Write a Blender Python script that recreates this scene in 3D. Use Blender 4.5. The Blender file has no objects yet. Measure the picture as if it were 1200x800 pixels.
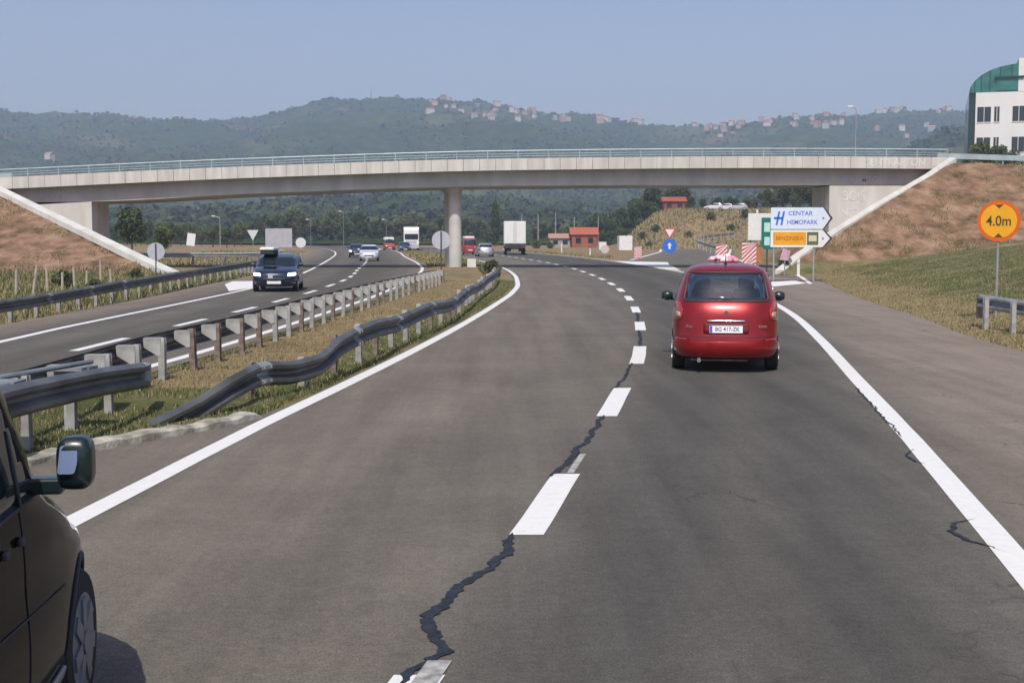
import bpy, bmesh, math, random
import numpy as np
from mathutils import Vector, Matrix, noise as mnoise

# ------------------------------------------------------------ camera, sky, sun
R = math.radians
scene = bpy.context.scene
COL = scene.collection
cd = bpy.data.cameras.new('camera'); cam = bpy.data.objects.new('camera', cd); COL.objects.link(cam)
scene.camera = cam
cd.sensor_width = 36.0; cd.lens = 45.0; cd.clip_start = 0.1; cd.clip_end = 12000
cam.location = (0, 0, 2.08)
cam.rotation_euler = (R(90) - math.atan(122 / 1500), 0, 0)

SUN_EL, SUN_AZ = R(52), R(8)          # high sun behind the camera, a little to the left
world = bpy.data.worlds.new('World'); scene.world = world; world.use_nodes = True
wn = world.node_tree.nodes; wl = world.node_tree.links
wn.clear()
sky = wn.new('ShaderNodeTexSky'); sky.sky_type = 'NISHITA'; sky.sun_disc = False
sky.sun_elevation = SUN_EL; sky.sun_rotation = R(180) + SUN_AZ
sky.altitude = 100; sky.air_density = 1.2; sky.dust_density = 2.2; sky.ozone_density = 3.5
hs = wn.new('ShaderNodeMixRGB'); hs.blend_type = 'MULTIPLY'; hs.inputs[0].default_value = 1.0
hs.inputs[2].default_value = (1.09, 0.955, 1.025, 1)
bg = wn.new('ShaderNodeBackground'); bg.inputs[1].default_value = 0.118
wo = wn.new('ShaderNodeOutputWorld')
wl.new(sky.outputs[0], hs.inputs[1]); wl.new(hs.outputs[0], bg.inputs[0]); wl.new(bg.outputs[0], wo.inputs[0])

sd = bpy.data.lights.new('sun', 'SUN'); sun = bpy.data.objects.new('sun', sd); COL.objects.link(sun)
sd.energy = 3.9; sd.angle = R(0.55); sd.color = (1.0, 0.955, 0.84)
tosun = Vector((-math.sin(SUN_AZ) * math.cos(SUN_EL), -math.cos(SUN_AZ) * math.cos(SUN_EL), math.sin(SUN_EL)))
sun.rotation_euler = tosun.to_track_quat('Z', 'Y').to_euler()

scene.view_settings.view_transform = 'Standard'; scene.view_settings.look = 'None'
scene.view_settings.exposure = 0.0; scene.view_settings.gamma = 1.0
scene.render.engine = 'CYCLES'
scene.cycles.max_bounces = 6; scene.cycles.volume_bounces = 1; scene.cycles.transparent_max_bounces = 8
scene.cycles.use_denoising = True
random.seed(7)

# ------------------------------------------------------------ helpers
def mat(name, col, rough=0.8, metal=0.0, var=0.0, scale=3.0, col2=None, bump=0.0, bscale=None, coat=0.0, spec=0.5, detail=6.0, emit=None, coords='Object', stretch=None):
    m = bpy.data.materials.new(name); m.use_nodes = True
    n = m.node_tree.nodes; l = m.node_tree.links
    b = n['Principled BSDF']
    b.inputs['Base Color'].default_value = (*col, 1)
    b.inputs['Roughness'].default_value = rough; b.inputs['Metallic'].default_value = metal
    b.inputs['Coat Weight'].default_value = coat; b.inputs['Coat Roughness'].default_value = 0.05
    b.inputs['Specular IOR Level'].default_value = spec
    if var > 0 or col2 is not None or bump > 0:
        tc = n.new('ShaderNodeTexCoord')
    if var > 0 or col2 is not None:
        nz = n.new('ShaderNodeTexNoise'); nz.inputs['Scale'].default_value = scale; nz.inputs['Detail'].default_value = detail
        if stretch:
            mp = n.new('ShaderNodeMapping'); mp.inputs['Scale'].default_value = stretch; l.new(tc.outputs[coords], mp.inputs['Vector']); l.new(mp.outputs[0], nz.inputs['Vector'])
        else: l.new(tc.outputs[coords], nz.inputs['Vector'])
        rp = n.new('ShaderNodeValToRGB')
        c2 = col2 if col2 is not None else tuple(c * (1 - var) for c in col)
        c1 = col if col2 is not None else tuple(min(1, c * (1 + var)) for c in col)
        rp.color_ramp.elements[0].position = 0.35; rp.color_ramp.elements[0].color = (*c2, 1)
        rp.color_ramp.elements[1].position = 0.65; rp.color_ramp.elements[1].color = (*c1, 1)
        l.new(nz.outputs['Fac'], rp.inputs[0]); l.new(rp.outputs[0], b.inputs['Base Color'])
    if bump > 0:
        nb = n.new('ShaderNodeTexNoise'); nb.inputs['Scale'].default_value = bscale or scale * 4; nb.inputs['Detail'].default_value = 8
        l.new(tc.outputs[coords], nb.inputs['Vector'])
        bp = n.new('ShaderNodeBump'); bp.inputs['Strength'].default_value = bump; bp.inputs['Distance'].default_value = 0.05
        l.new(nb.outputs['Fac'], bp.inputs['Height']); l.new(bp.outputs[0], b.inputs['Normal'])
    if emit:
        b.inputs['Emission Color'].default_value = (*emit[0], 1); b.inputs['Emission Strength'].default_value = emit[1]
    return m

def pchip(pts):
    pts = sorted(pts); xs = [p[0] for p in pts]; ys = [p[1] for p in pts]; n = len(xs)
    h = [xs[i + 1] - xs[i] for i in range(n - 1)]; d = [(ys[i + 1] - ys[i]) / h[i] for i in range(n - 1)]
    m = [0.0] * n; m[0] = d[0]; m[-1] = d[-1]
    for i in range(1, n - 1):
        if d[i - 1] * d[i] > 0:
            w1 = 2 * h[i] + h[i - 1]; w2 = h[i] + 2 * h[i - 1]
            m[i] = (w1 + w2) / (w1 / d[i - 1] + w2 / d[i])
    def f(x):
        if x <= xs[0]: return ys[0] + m[0] * (x - xs[0])
        if x >= xs[-1]: return ys[-1] + m[-1] * (x - xs[-1])
        lo, hi = 0, n - 1
        while hi - lo > 1:
            k = (lo + hi) // 2
            if xs[k] <= x: lo = k
            else: hi = k
        t = (x - xs[lo]) / h[lo]; t2 = t * t; t3 = t2 * t
        return (2*t3 - 3*t2 + 1) * ys[lo] + (t3 - 2*t2 + t) * h[lo] * m[lo] + (-2*t3 + 3*t2) * ys[lo+1] + (t3 - t2) * h[lo] * m[lo+1]
    return f

def sstep(a, b, x):
    t = max(0.0, min(1.0, (x - a) / (b - a))); return t * t * (3 - 2 * t)

class MB:
    def __init__(s): s.v = []; s.f = []; s.mi = []
    def add(s, vs, fs, mi=0):
        o = len(s.v); s.v += [tuple(v) for v in vs]; s.f += [tuple(i + o for i in f) for f in fs]; s.mi += [mi] * len(fs); return s
    def box(s, x0, x1, y0, y1, z0, z1, M=None, mi=0):
        vs = [Vector(p) for p in ((x0,y0,z0),(x1,y0,z0),(x1,y1,z0),(x0,y1,z0),(x0,y0,z1),(x1,y0,z1),(x1,y1,z1),(x0,y1,z1))]
        if M: vs = [M @ v for v in vs]
        return s.add(vs, [(0,3,2,1),(4,5,6,7),(0,1,5,4),(1,2,6,5),(2,3,7,6),(3,0,4,7)], mi)
    def cyl(s, p0, p1, r0, r1=None, n=14, mi=0, caps=True):
        r1 = r0 if r1 is None else r1; p0 = Vector(p0); p1 = Vector(p1); d = (p1 - p0).normalized()
        a = d.orthogonal().normalized(); b = d.cross(a); vs = []
        for p, r in ((p0, r0), (p1, r1)):
            for i in range(n):
                t = 2 * math.pi * i / n; vs.append(p + a * math.cos(t) * r + b * math.sin(t) * r)
        fs = [(i, (i + 1) % n, n + (i + 1) % n, n + i) for i in range(n)]
        if caps: fs += [tuple(range(n - 1, -1, -1)), tuple(range(n, 2 * n))]
        return s.add(vs, fs, mi)
    def loft(s, rings, close=True, caps=True, mi=0):
        n = len(rings[0]); vs = [p for r in rings for p in r]; fs = []
        for k in range(len(rings) - 1):
            for i in range(n if close else n - 1):
                j = (i + 1) % n; fs.append((k*n+i, k*n+j, (k+1)*n+j, (k+1)*n+i))
        if caps and close: fs += [tuple(range(n - 1, -1, -1)), tuple(range((len(rings)-1)*n, len(rings)*n))]
        return s.add(vs, fs, mi)
    def poly(s, pts, M, thick, mi=0):          # 2D outline in local xz, extruded along +y
        n = len(pts)
        vs = [M @ Vector((p[0], 0, p[1])) for p in pts] + [M @ Vector((p[0], thick, p[1])) for p in pts]
        fs = [tuple(range(n)), tuple(range(2*n-1, n-1, -1))] + [((i+1) % n, i, n + i, n + (i+1) % n) for i in range(n)]
        return s.add(vs, fs, mi)
    def build(s, name, mats, parent=None, smooth=False, bevel=0, solid=0):
        me = bpy.data.meshes.new(name); me.from_pydata(s.v, [], s.f); 
        mats = mats if isinstance(mats, (list, tuple)) else [mats]
        for m in mats: me.materials.append(m)
        if len(mats) > 1: me.polygons.foreach_set('material_index', s.mi)
        if smooth: me.polygons.foreach_set('use_smooth', [True] * len(me.polygons))
        me.update()
        o = bpy.data.objects.new(name, me); COL.objects.link(o); o.parent = parent
        if solid:
            md = o.modifiers.new('solid', 'SOLIDIFY'); md.thickness = solid; md.offset = 0
        if bevel:
            md = o.modifiers.new('bevel', 'BEVEL'); md.width = bevel; md.segments = 2; md.limit_method = 'ANGLE'
        return o

def tag(o, label=None, cat=None, group=None, kind=None):
    if label: o['label'] = label
    if cat: o['category'] = cat
    if group: o['group'] = group
    if kind: o['kind'] = kind
    return o
def empty(name, loc, rz=0, label=None, cat=None, group=None, kind=None):
    o = bpy.data.objects.new(name, None); COL.objects.link(o); o.location = loc; o.rotation_euler = (0, 0, rz); o.empty_display_size = 0.3
    return tag(o, label, cat, group, kind)
def copy_tree(o, parent=None):
    c = o.copy(); COL.objects.link(c); c.parent = parent
    for ch in list(o.children): copy_tree(ch, c)
    return c
def text(name, body, size, M, m, parent, extrude=0.003, align='CENTER', sx=1.0):
    cu = bpy.data.curves.new(name, 'FONT'); cu.body = body; cu.size = size; cu.extrude = extrude; cu.align_x = align; cu.align_y = 'CENTER'
    cu.offset = size * 0.012; cu.resolution_u = 4
    o = bpy.data.objects.new(name, cu); COL.objects.link(o); bpy.context.view_layer.update()
    me = bpy.data.meshes.new_from_object(o.evaluated_get(bpy.context.evaluated_depsgraph_get()))
    bpy.data.objects.remove(o); bpy.data.curves.remove(cu)
    me.transform(M @ Matrix.Rotation(R(90), 4, 'X') @ Matrix.Diagonal((sx, 1, 1, 1))); me.materials.clear(); me.materials.append(m); me.name = name
    o = bpy.data.objects.new(name, me); COL.objects.link(o); o.parent = parent
    return o
T = Matrix.Translation

# ------------------------------------------------------------ road lines (metres; x to the right, y ahead)
fL = pchip([(-30,-9.6),(0,-4.4),(5,-3.65),(9.4,-3.22),(14.1,-2.8),(17.9,-2.38),(23.3,-1.83),(30.6,-1.18),(40.6,-0.45),(48,0.0),(57,0.26),(66,0.22),(78,-0.12),(92,-0.95),(110,-2.5),(140,-6),(180,-12.5),(230,-23),(300,-42),(400,-78)])
fD = pchip([(-30,-6.2),(0,-1.45),(5.85,-0.46),(8.83,0.1),(11.1,0.47),(14.8,1.1),(17.6,1.53),(21,2.05),(24.4,2.45),(28.6,2.88),(31.5,3.14),(36,3.5),(42,3.9),(48,4.2),(57,4.45),(65,4.5),(76,4.35),(85,4.1),(95,3.6),(108,2.7),(120,1.6),(147,-1.2),(180,-6.5),(230,-17),(300,-36),(400,-72)])
fR = pchip([(-30,-3.0),(0,1.8),(7.8,3.2),(13.4,4.18),(19.2,5.15),(26.4,6.35),(34.7,7.6),(45,8.75),(55,9.5),(65,9.95),(75,10.15),(90,10.0),(112,8.9),(135,6.9),(155,4.4),(190,-1.2),(240,-11.5),(300,-30),(400,-66)])
fG = pchip([(-30,2.5),(0,6.5),(15,8.4),(23.3,9.34),(26.5,9.6),(33,10.6),(44.7,12.0),(58,14.2),(70,15.6),(85,16.8),(100,18),(125,22),(160,30),(200,42)])
fOL = pchip([(-30,-9.4),(10,-10),(25,-10.2),(30,-10.38),(41,-10.45),(49,-10.55),(65,-11.3),(78,-12.5),(95,-14.3),(112,-16.2),(157,-21.6),(200,-28),(260,-40),(330,-58),(400,-82)])
fDL = pchip([(-30,-8.5),(10,-8.25),(23,-8.05),(30,-7.9),(40,-7.65),(47,-7.65),(55,-7.85),(63,-8.2),(73,-9),(80,-9.7),(108,-12.3),(157,-18),(200,-23.5),(260,-35),(330,-52),(400,-76)])
fIL = pchip([(-30,-7.6),(5,-6.8),(16.6,-6.3),(20,-5.9),(25,-5.55),(31.5,-5.27),(38,-5.05),(45,-4.87),(56,-4.85),(71,-5.25),(82,-5.75),(98,-7.1),(136,-11.3),(196,-17.8),(260,-29.5),(330,-46.5),(400,-70)])
fSL = pchip([(-30,-11.4),(10,-12.0),(31,-12.15),(43,-12.6),(56,-13.4),(71,-14.2),(85,-16),(100,-19),(125,-22),(157,-25.5),(200,-31),(260,-43),(330,-61),(400,-85)])
fKB = pchip([(-30,-11.5),(0,-7.6),(9,-5.3),(12.5,-4.1),(13.4,-3.66),(14.65,-3.0),(17,-2.62)])
def fML(y): return fKB(y) if y < 15.5 else fL(y) - 0.16      # left border of our asphalt

# bridge deck top (parapet top) along x
fTop = pchip([(-110,3.2),(-60,4.7),(-33.6,5.95),(-16.8,6.7),(0,7.19),(16.8,7.33),(28,7.27),(33.6,7.12),(60,6.4),(110,5.2)])
Y0, Y1 = 84.0, 91.5          # near and far edge of the deck

def n2(x, y, s, seed=0): return mnoise.noise(Vector((x / s, y / s, seed * 7.3)))

def bridge_fill(x, y):
    top = fTop(x) - 0.35
    back = top - 0.5 * (y - 93)
    if x < 0:
        face = 0.396 * (y - 71); side = 5.2 - 0.554 * (x + 33.6) - 0.231 * (y - 84)
    else:
        face = 1 + 0.545 * (y - 73); side = 7.0 + 0.688 * (x - 28.3) - 0.206 * (y - 84)
        if y > 84: side = 7.0 + 0.688 * (x - 28.3) - 0.206 * min(y - 84, 8)
    return min(top, back, face, side)

def H(x, y):
    """ground height"""
    z = -0.03
    g = fG(y)
    if x > g:
        if y < 72: b = 0.15 * (x - g - 0.35)
        else: b = min(0.15 * (x - g - 0.35 - (y - 72) * 0.35), 2.2 if y > 100 else 9)
        z = max(z, min(b, 5.0 + 0.02 * x))
        if y > 130:
            z = z
    if y > 215 and x > 10:
        z = max(z, 7.6 * sstep(222, 262, y + 5 * n2(x, y, 14)) * sstep(19, 31, x * 250 / y + 2 * n2(x, y, 9, 3)) * (1 - 0.6 * sstep(300, 344, y)))
    s = fSL(y)
    if x < s - 1.0:
        z = max(z, -0.03 + 0.01 * (s - 1.0 - x) * sstep(0, 8, s - 1 - x))
    f = bridge_fill(x, y)
    if f > z and abs(x) > 13: z = f
    if abs(x) > 13 and z > 0.3: z += 0.13 * n2(x, y, 2.2) + 0.12 * n2(x, y, 6, 2)
    # median: a slightly raised crown
    if 16 < y < 90 and fIL(y) + 0.5 < x < fML(y) - 0.3:
        w = (x - fIL(y)) / (fML(y) - fIL(y)); z = max(z, 0.10 * math.sin(math.pi * w) + 0.03 * n2(x, y, 0.8) - 0.02)
    return z

ridge_pts = [(-200,120),(0,124),(30,128),(60,133),(130,133),(200,138),(250,134),(290,133),(340,124),(400,117),(470,114),(530,117),(600,127),(660,137),(720,143),(780,145),(830,141),(880,137),(930,133),(1000,131),(1060,127),(1120,127),(1200,131),(1400,126)]
fRidge = pchip(ridge_pts)
def hillH(x, y):
    """height of the hills beyond 330 m"""
    u = 600 + 1500 * x / y
    top = 2.08 + (278 - fRidge(u)) / 1500 * 2500 - 27       # ridge height at 2.5 km, less the crowns of the woods
    wv = 120 * n2(x, y, 700, 3)
    t = sstep(900, 2500, y + wv)
    z = 1.0 + top * (0.10 * sstep(420, 1050, y + wv * 0.5) + 0.90 * t) 
    z += (22 * n2(x, y, 260, 1) + 12 * n2(x, y, 110, 4)) * sstep(380, 900, y) * (1 - 0.75 * sstep(2100, 2500, y))
    near = 42 * sstep(650, 1150, y) * sstep(960, 1120, u) * (1 - sstep(1300, 1700, y))    # nearer wooded shoulder on the right
    z += near
    if y > 2500: z -= (y - 2500) * 0.28
    c = sstep(360, 520, y)
    z += c * (7 * abs(n2(x, y, 34, 5)) + 5 * n2(x, y, 17, 6))
    return z

# ------------------------------------------------------------ ground material with dirt / green / straw cover
def ground_material():
    m = bpy.data.materials.new('ground_cover'); m.use_nodes = True
    n = m.node_tree.nodes; l = m.node_tree.links; b = n['Principled BSDF']; b.inputs['Roughness'].default_value = 0.95
    b.inputs['Specular IOR Level'].default_value = 0.15
    tc = n.new('ShaderNodeTexCoord'); at = n.new('ShaderNodeVertexColor'); at.layer_name = 'zone'
    sp = n.new('ShaderNodeSeparateColor'); l.new(at.outputs[0], sp.inputs[0])
    def nz(s, d=6, sc=None):
        k = n.new('ShaderNodeTexNoise'); k.inputs['Scale'].default_value = s; k.inputs['Detail'].default_value = d; k.inputs['Roughness'].default_value = 0.65
        l.new(tc.outputs['Object'], k.inputs['Vector']); return k.outputs['Fac']
    def ramp(f, stops):
        r = n.new('ShaderNodeValToRGB'); e = r.color_ramp.elements
        while len(e) < len(stops): e.new(0.5)
        for i, (p, c) in enumerate(stops): e[i].position = p; e[i].color = (*c, 1)
        l.new(f, r.inputs[0]); return r.outputs[0]
    dirt = ramp(nz(0.9, 10), [(0.32, (0.085, 0.068, 0.032)), (0.42, (0.17, 0.11, 0.065)), (0.53, (0.27, 0.165, 0.105)), (0.66, (0.36, 0.25, 0.17))])
    green = ramp(nz(0.6, 10), [(0.3, (0.065, 0.08, 0.028)), (0.5, (0.125, 0.13, 0.052)), (0.68, (0.25, 0.21, 0.11))])
    straw = ramp(nz(1.3, 10), [(0.3, (0.17, 0.125, 0.065)), (0.5, (0.27, 0.20, 0.11)), (0.7, (0.36, 0.28, 0.16))])
    wob = nz(0.35, 9)
    def wsel(ch, a, c):
        ad = n.new('ShaderNodeMath'); ad.operation = 'ADD'; l.new(ch, ad.inputs[0])
        sb = n.new('ShaderNodeMath'); sb.operation = 'MULTIPLY_ADD'; l.new(wob, sb.inputs[0]); sb.inputs[1].default_value = 1.6; sb.inputs[2].default_value = -0.8
        l.new(sb.outputs[0], ad.inputs[1])
        mr = n.new('ShaderNodeMapRange'); mr.inputs[1].default_value = 0.38; mr.inputs[2].default_value = 0.62; l.new(ad.outputs[0], mr.inputs[0])
        mx = n.new('ShaderNodeMixRGB'); l.new(mr.outputs[0], mx.inputs[0]); l.new(a, mx.inputs[1]); l.new(c, mx.inputs[2]); return mx.outputs[0]
    c = wsel(sp.outputs[1], straw, green); c = wsel(sp.outputs[0], c, dirt)
    l.new(c, b.inputs['Base Color'])
    bp = n.new('ShaderNodeBump'); bp.inputs['Strength'].default_value = 0.9; bp.inputs['Distance'].default_value = 0.12
    l.new(nz(5, 9), bp.inputs['Height']); l.new(bp.outputs[0], b.inputs['Normal'])
    return m

def zone(x, y, z):
    """(dirt, green) weights"""
    g = fG(y); s = fSL(y); w = 0.25 * n2(x, y, 5, 9)
    f = bridge_fill(x, y)
    if abs(x) > 13 and f > -0.2 and f >= z - 0.45:
        if x > 0: return (sstep(0.2, 0.9, f - 0.15 + w), 0.6)
        return (sstep(-0.1, 0.35, f + w * 0.3), 0.6)
    if x > g:
        if y > 95: return (0.55 + w, 0.25 + w)
        d = x - g
        return (0.22 + w * 0.5, 0.14 + sstep(0.9, 3.0, d + w * 4) * 0.60)
    if x < s:
        if y > 80: return (0.3, 0.2 + w)
        return (0.1, 0.62 + w * 1.5)
    if fIL(y) < x < fML(y):
        t = (x - fIL(y)) / (fML(y) - fIL(y))
        if y > 62: return (0.35, 0.35 + w)
        gr = sstep(0.62, 0.75, t + w * 0.3) if y > 17 else 0.9
        gr = max(gr, 0.75 * (1 - sstep(0.14, 0.26, t + w * 0.3)))
        return (0.35 * (1 - gr), gr * 0.8)
    return (0.4, 0.2 + w)

def grid_mesh(name, xs_of, ys, mats, zf, kind='structure', zoned=True, smooth=True):
    rows = [xs_of(y) for y in ys]; nx = len(rows[0]); vs = []; zc = []
    for y, row in zip(ys, rows):
        for x in row:
            z = zf(x, y); vs.append((x, y, z))
            if zoned: a = zone(x, y, z); zc += [max(0, min(1, a[0])), max(0, min(1, a[1])), 0, 1]
    ny = len(ys); fs = [(j*nx+i, j*nx+i+1, (j+1)*nx+i+1, (j+1)*nx+i) for j in range(ny-1) for i in range(nx-1)]
    me = bpy.data.meshes.new(name); me.from_pydata(vs, [], fs)
    if zoned:
        ca = me.color_attributes.new('zone', 'FLOAT_COLOR', 'POINT'); ca.data.foreach_set('color', zc)
    for m in (mats if isinstance(mats, list) else [mats]): me.materials.append(m)
    if smooth: me.polygons.foreach_set('use_smooth', [True] * len(me.polygons))
    o = bpy.data.objects.new(name, me); COL.objects.link(o); o['kind'] = kind
    return o

GM = ground_material()
xs_near = list(np.concatenate([np.arange(-160, -60, 4.0), np.arange(-60, -18, 1.0), np.arange(-18, 20, 0.45), np.arange(20, 60, 1.0), np.arange(60, 181, 4.0)]))
ys_near = list(np.concatenate([np.arange(-40, 6, 4.0), np.arange(6, 60, 0.6), np.arange(60, 125, 1.0), np.arange(125, 200, 2.5), np.arange(200, 345, 5.0)]))
grid_mesh('ground', lambda y: xs_near, ys_near, GM, H)

def hill_material():
    m = bpy.data.materials.new('wooded_hills'); m.use_nodes = True
    n = m.node_tree.nodes; l = m.node_tree.links; b = n['Principled BSDF']; b.inputs['Roughness'].default_value = 1.0
    b.inputs['Specular IOR Level'].default_value = 0.0
    tc = n.new('ShaderNodeTexCoord')
    def nz(s, d):
        k = n.new('ShaderNodeTexNoise'); k.inputs['Scale'].default_value = s; k.inputs['Detail'].default_value = d; k.inputs['Roughness'].default_value = 0.7
        l.new(tc.outputs['Object'], k.inputs['Vector']); return k.outputs['Fac']
    def ramp(f, stops):
        r = n.new('ShaderNodeValToRGB'); e = r.color_ramp.elements
        while len(e) < len(stops): e.new(0.5)
        for i, (p, c) in enumerate(stops): e[i].position = p; e[i].color = (*c, 1)
        l.new(f, r.inputs[0]); return r.outputs[0]
    wood = ramp(nz(0.06, 8), [(0.3, (0.018, 0.034, 0.014)), (0.5, (0.035, 0.062, 0.02)), (0.7, (0.075, 0.10, 0.035))])
    field = ramp(nz(0.02, 6), [(0.35, (0.13, 0.14, 0.06)), (0.65, (0.24, 0.17, 0.09))])
    r = ramp(nz(0.0055, 5), [(0.50, (0, 0, 0)), (0.62, (1, 1, 1))])
    mx = n.new('ShaderNodeMixRGB'); l.new(r, mx.inputs[0]); l.new(wood, mx.inputs[1]); l.new(field, mx.inputs[2])
    sc = n.new('ShaderNodeMixRGB'); sc.inputs[0].default_value = 0.45; l.new(wood, sc.inputs[1]); l.new(mx.outputs[0], sc.inputs[2])
    l.new(sc.outputs[0], b.inputs['Base Color'])
    bp = n.new('ShaderNodeBump'); bp.inputs['Strength'].default_value = 1.0; bp.inputs['Distance'].default_value = 2.5
    l.new(nz(0.15, 8), bp.inputs['Height']); l.new(bp.outputs[0], b.inputs['Normal'])
    return m
ys_h = list(345 * (2900 / 345) ** np.linspace(0, 1, 330))
tans = np.linspace(-0.62, 0.62, 430)
hills = grid_mesh('hills', lambda y: [t * y for t in tans], [338] + ys_h[1:], hill_material(), lambda x, y: hillH(x, y) if y > 345 else 0.4, zoned=False)
# the plain carries on beside and behind the camera
gp = MB(); gp.add([(-2300,-1500,-0.6),(2300,-1500,-0.6),(2300,2850,-0.6),(-2300,2850,-0.6)], [(0,1,2,3)])
gp.build('terrain', mat('plain', (0.12,0.13,0.06), 1.0, col2=(0.2,0.17,0.09), scale=0.02)); bpy.data.objects['terrain']['kind'] = 'structure'

# ------------------------------------------------------------ asphalt
def asphalt(name, stops, tint=1.0):
    """lateral colour runs across the carriageway from the 'lat' attribute (worn wheel tracks, dusty borders)"""
    m = bpy.data.materials.new(name); m.use_nodes = True
    n = m.node_tree.nodes; l = m.node_tree.links; b = n['Principled BSDF']; b.inputs['Roughness'].default_value = 0.88; b.inputs['Specular IOR Level'].default_value = 0.3
    tc = n.new('ShaderNodeTexCoord'); at = n.new('ShaderNodeAttribute'); at.attribute_name = 'lat'
    def nz(s, d, vec=None, rough=0.6):
        k = n.new('ShaderNodeTexNoise'); k.inputs['Scale'].default_value = s; k.inputs['Detail'].default_value = d; k.inputs['Roughness'].default_value = rough
        l.new(vec or tc.outputs['Object'], k.inputs['Vector']); return k.outputs['Fac']
    r = n.new('ShaderNodeValToRGB'); e = r.color_ramp.elements
    while len(e) < len(stops): e.new(0.5)
    for i, (p, c) in enumerate(stops): e[i].position = p; e[i].color = (*c, 1)
    wv = n.new('ShaderNodeMath'); wv.operation = 'MULTIPLY_ADD'; l.new(nz(0.25, 4), wv.inputs[0]); wv.inputs[1].default_value = 0.05
    l.new(at.outputs['Fac'], wv.inputs[2]); l.new(wv.outputs[0], r.inputs[0])
    # streaks along the road, blotches and fine aggregate
    mp = n.new('ShaderNodeMapping'); mp.inputs['Scale'].default_value = (2.2, 0.12, 1); mp.inputs['Rotation'].default_value = (0, 0, R(7)); l.new(tc.outputs['Object'], mp.inputs['Vector'])
    cur = r.outputs[0]
    for f, lo, hi in ((nz(1.0, 5, mp.outputs[0]), 0.80, 1.14), (nz(0.45, 8, None, .7), 0.84, 1.14), (nz(4.5, 6), 0.92, 1.08), (nz(18, 4), 0.86, 1.14), (nz(75, 3), 0.62, 1.38)):
        mr = n.new('ShaderNodeMapRange'); mr.inputs[1].default_value = 0.3; mr.inputs[2].default_value = 0.7; mr.inputs[3].default_value = lo; mr.inputs[4].default_value = hi; l.new(f, mr.inputs[0])
        mx = n.new('ShaderNodeVectorMath'); mx.operation = 'SCALE'; l.new(cur, mx.inputs[0]); l.new(mr.outputs[0], mx.inputs['Scale']); cur = mx.outputs[0]
    # light stone chips
    vo = n.new('ShaderNodeTexVoronoi'); vo.inputs['Scale'].default_value = 26; l.new(tc.outputs['Object'], vo.inputs['Vector'])
    lt = n.new('ShaderNodeMath'); lt.operation = 'LESS_THAN'; lt.inputs[1].default_value = 0.10; l.new(vo.outputs['Distance'], lt.inputs[0])
    gt = n.new('ShaderNodeMath'); gt.operation = 'GREATER_THAN'; gt.inputs[1].default_value = 0.58; l.new(nz(3.1, 2), gt.inputs[0])
    ml = n.new('ShaderNodeMath'); ml.operation = 'MULTIPLY'; l.new(lt.outputs[0], ml.inputs[0]); l.new(gt.outputs[0], ml.inputs[1])
    m2 = n.new('ShaderNodeMath'); m2.operation = 'MULTIPLY'; m2.inputs[1].default_value = 0.35; l.new(ml.outputs[0], m2.inputs[0])
    mx = n.new('ShaderNodeMixRGB'); l.new(m2.outputs[0], mx.inputs[0]); l.new(cur, mx.inputs[1]); mx.inputs[2].default_value = (0.4, 0.38, 0.34, 1)
    # hairline cracks in a few bands
    ve = n.new('ShaderNodeTexVoronoi'); ve.feature = 'DISTANCE_TO_EDGE'; ve.inputs['Scale'].default_value = 1.1
    dv = n.new('ShaderNodeMixRGB'); dv.inputs[0].default_value = 0.35; l.new(tc.outputs['Object'], dv.inputs[1])
    kk = n.new('ShaderNodeTexNoise'); kk.inputs['Scale'].default_value = 2.5; kk.inputs['Detail'].default_value = 6; l.new(tc.outputs['Object'], kk.inputs['Vector']); l.new(kk.outputs['Color'], dv.inputs[2])
    l.new(dv.outputs[0], ve.inputs['Vector'])
    lc = n.new('ShaderNodeMath'); lc.operation = 'LESS_THAN'; lc.inputs[1].default_value = 0.008; l.new(ve.outputs['Distance'], lc.inputs[0])
    gk = n.new('ShaderNodeMapRange'); gk.inputs[1].default_value = 0.54; gk.inputs[2].default_value = 0.62; gk.inputs[4].default_value = 0.5; l.new(nz(0.55, 3), gk.inputs[0])
    gl = n.new('ShaderNodeMapRange'); gl.inputs[1].default_value = 0.38; gl.inputs[2].default_value = 0.46; l.new(at.outputs['Fac'], gl.inputs[0])
    gm = n.new('ShaderNodeMath'); gm.operation = 'MULTIPLY'; l.new(gk.outputs[0], gm.inputs[0]); l.new(gl.outputs[0], gm.inputs[1])
    mk = n.new('ShaderNodeMath'); mk.operation = 'MULTIPLY'; l.new(lc.outputs[0], mk.inputs[0]); l.new(gm.outputs[0], mk.inputs[1])
    my = n.new('ShaderNodeMixRGB'); l.new(mk.outputs[0], my.inputs[0]); l.new(mx.outputs[0], my.inputs[1]); my.inputs[2].default_value = (0.02, 0.02, 0.022, 1)
    l.new(my.outputs[0], b.inputs['Base Color'])
    bp = n.new('ShaderNodeBump'); bp.inputs['Strength'].default_value = 0.35; bp.inputs['Distance'].default_value = 0.01
    l.new(nz(70, 4), bp.inputs['Height']); l.new(bp.outputs[0], b.inputs['Normal'])
    return m

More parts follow.
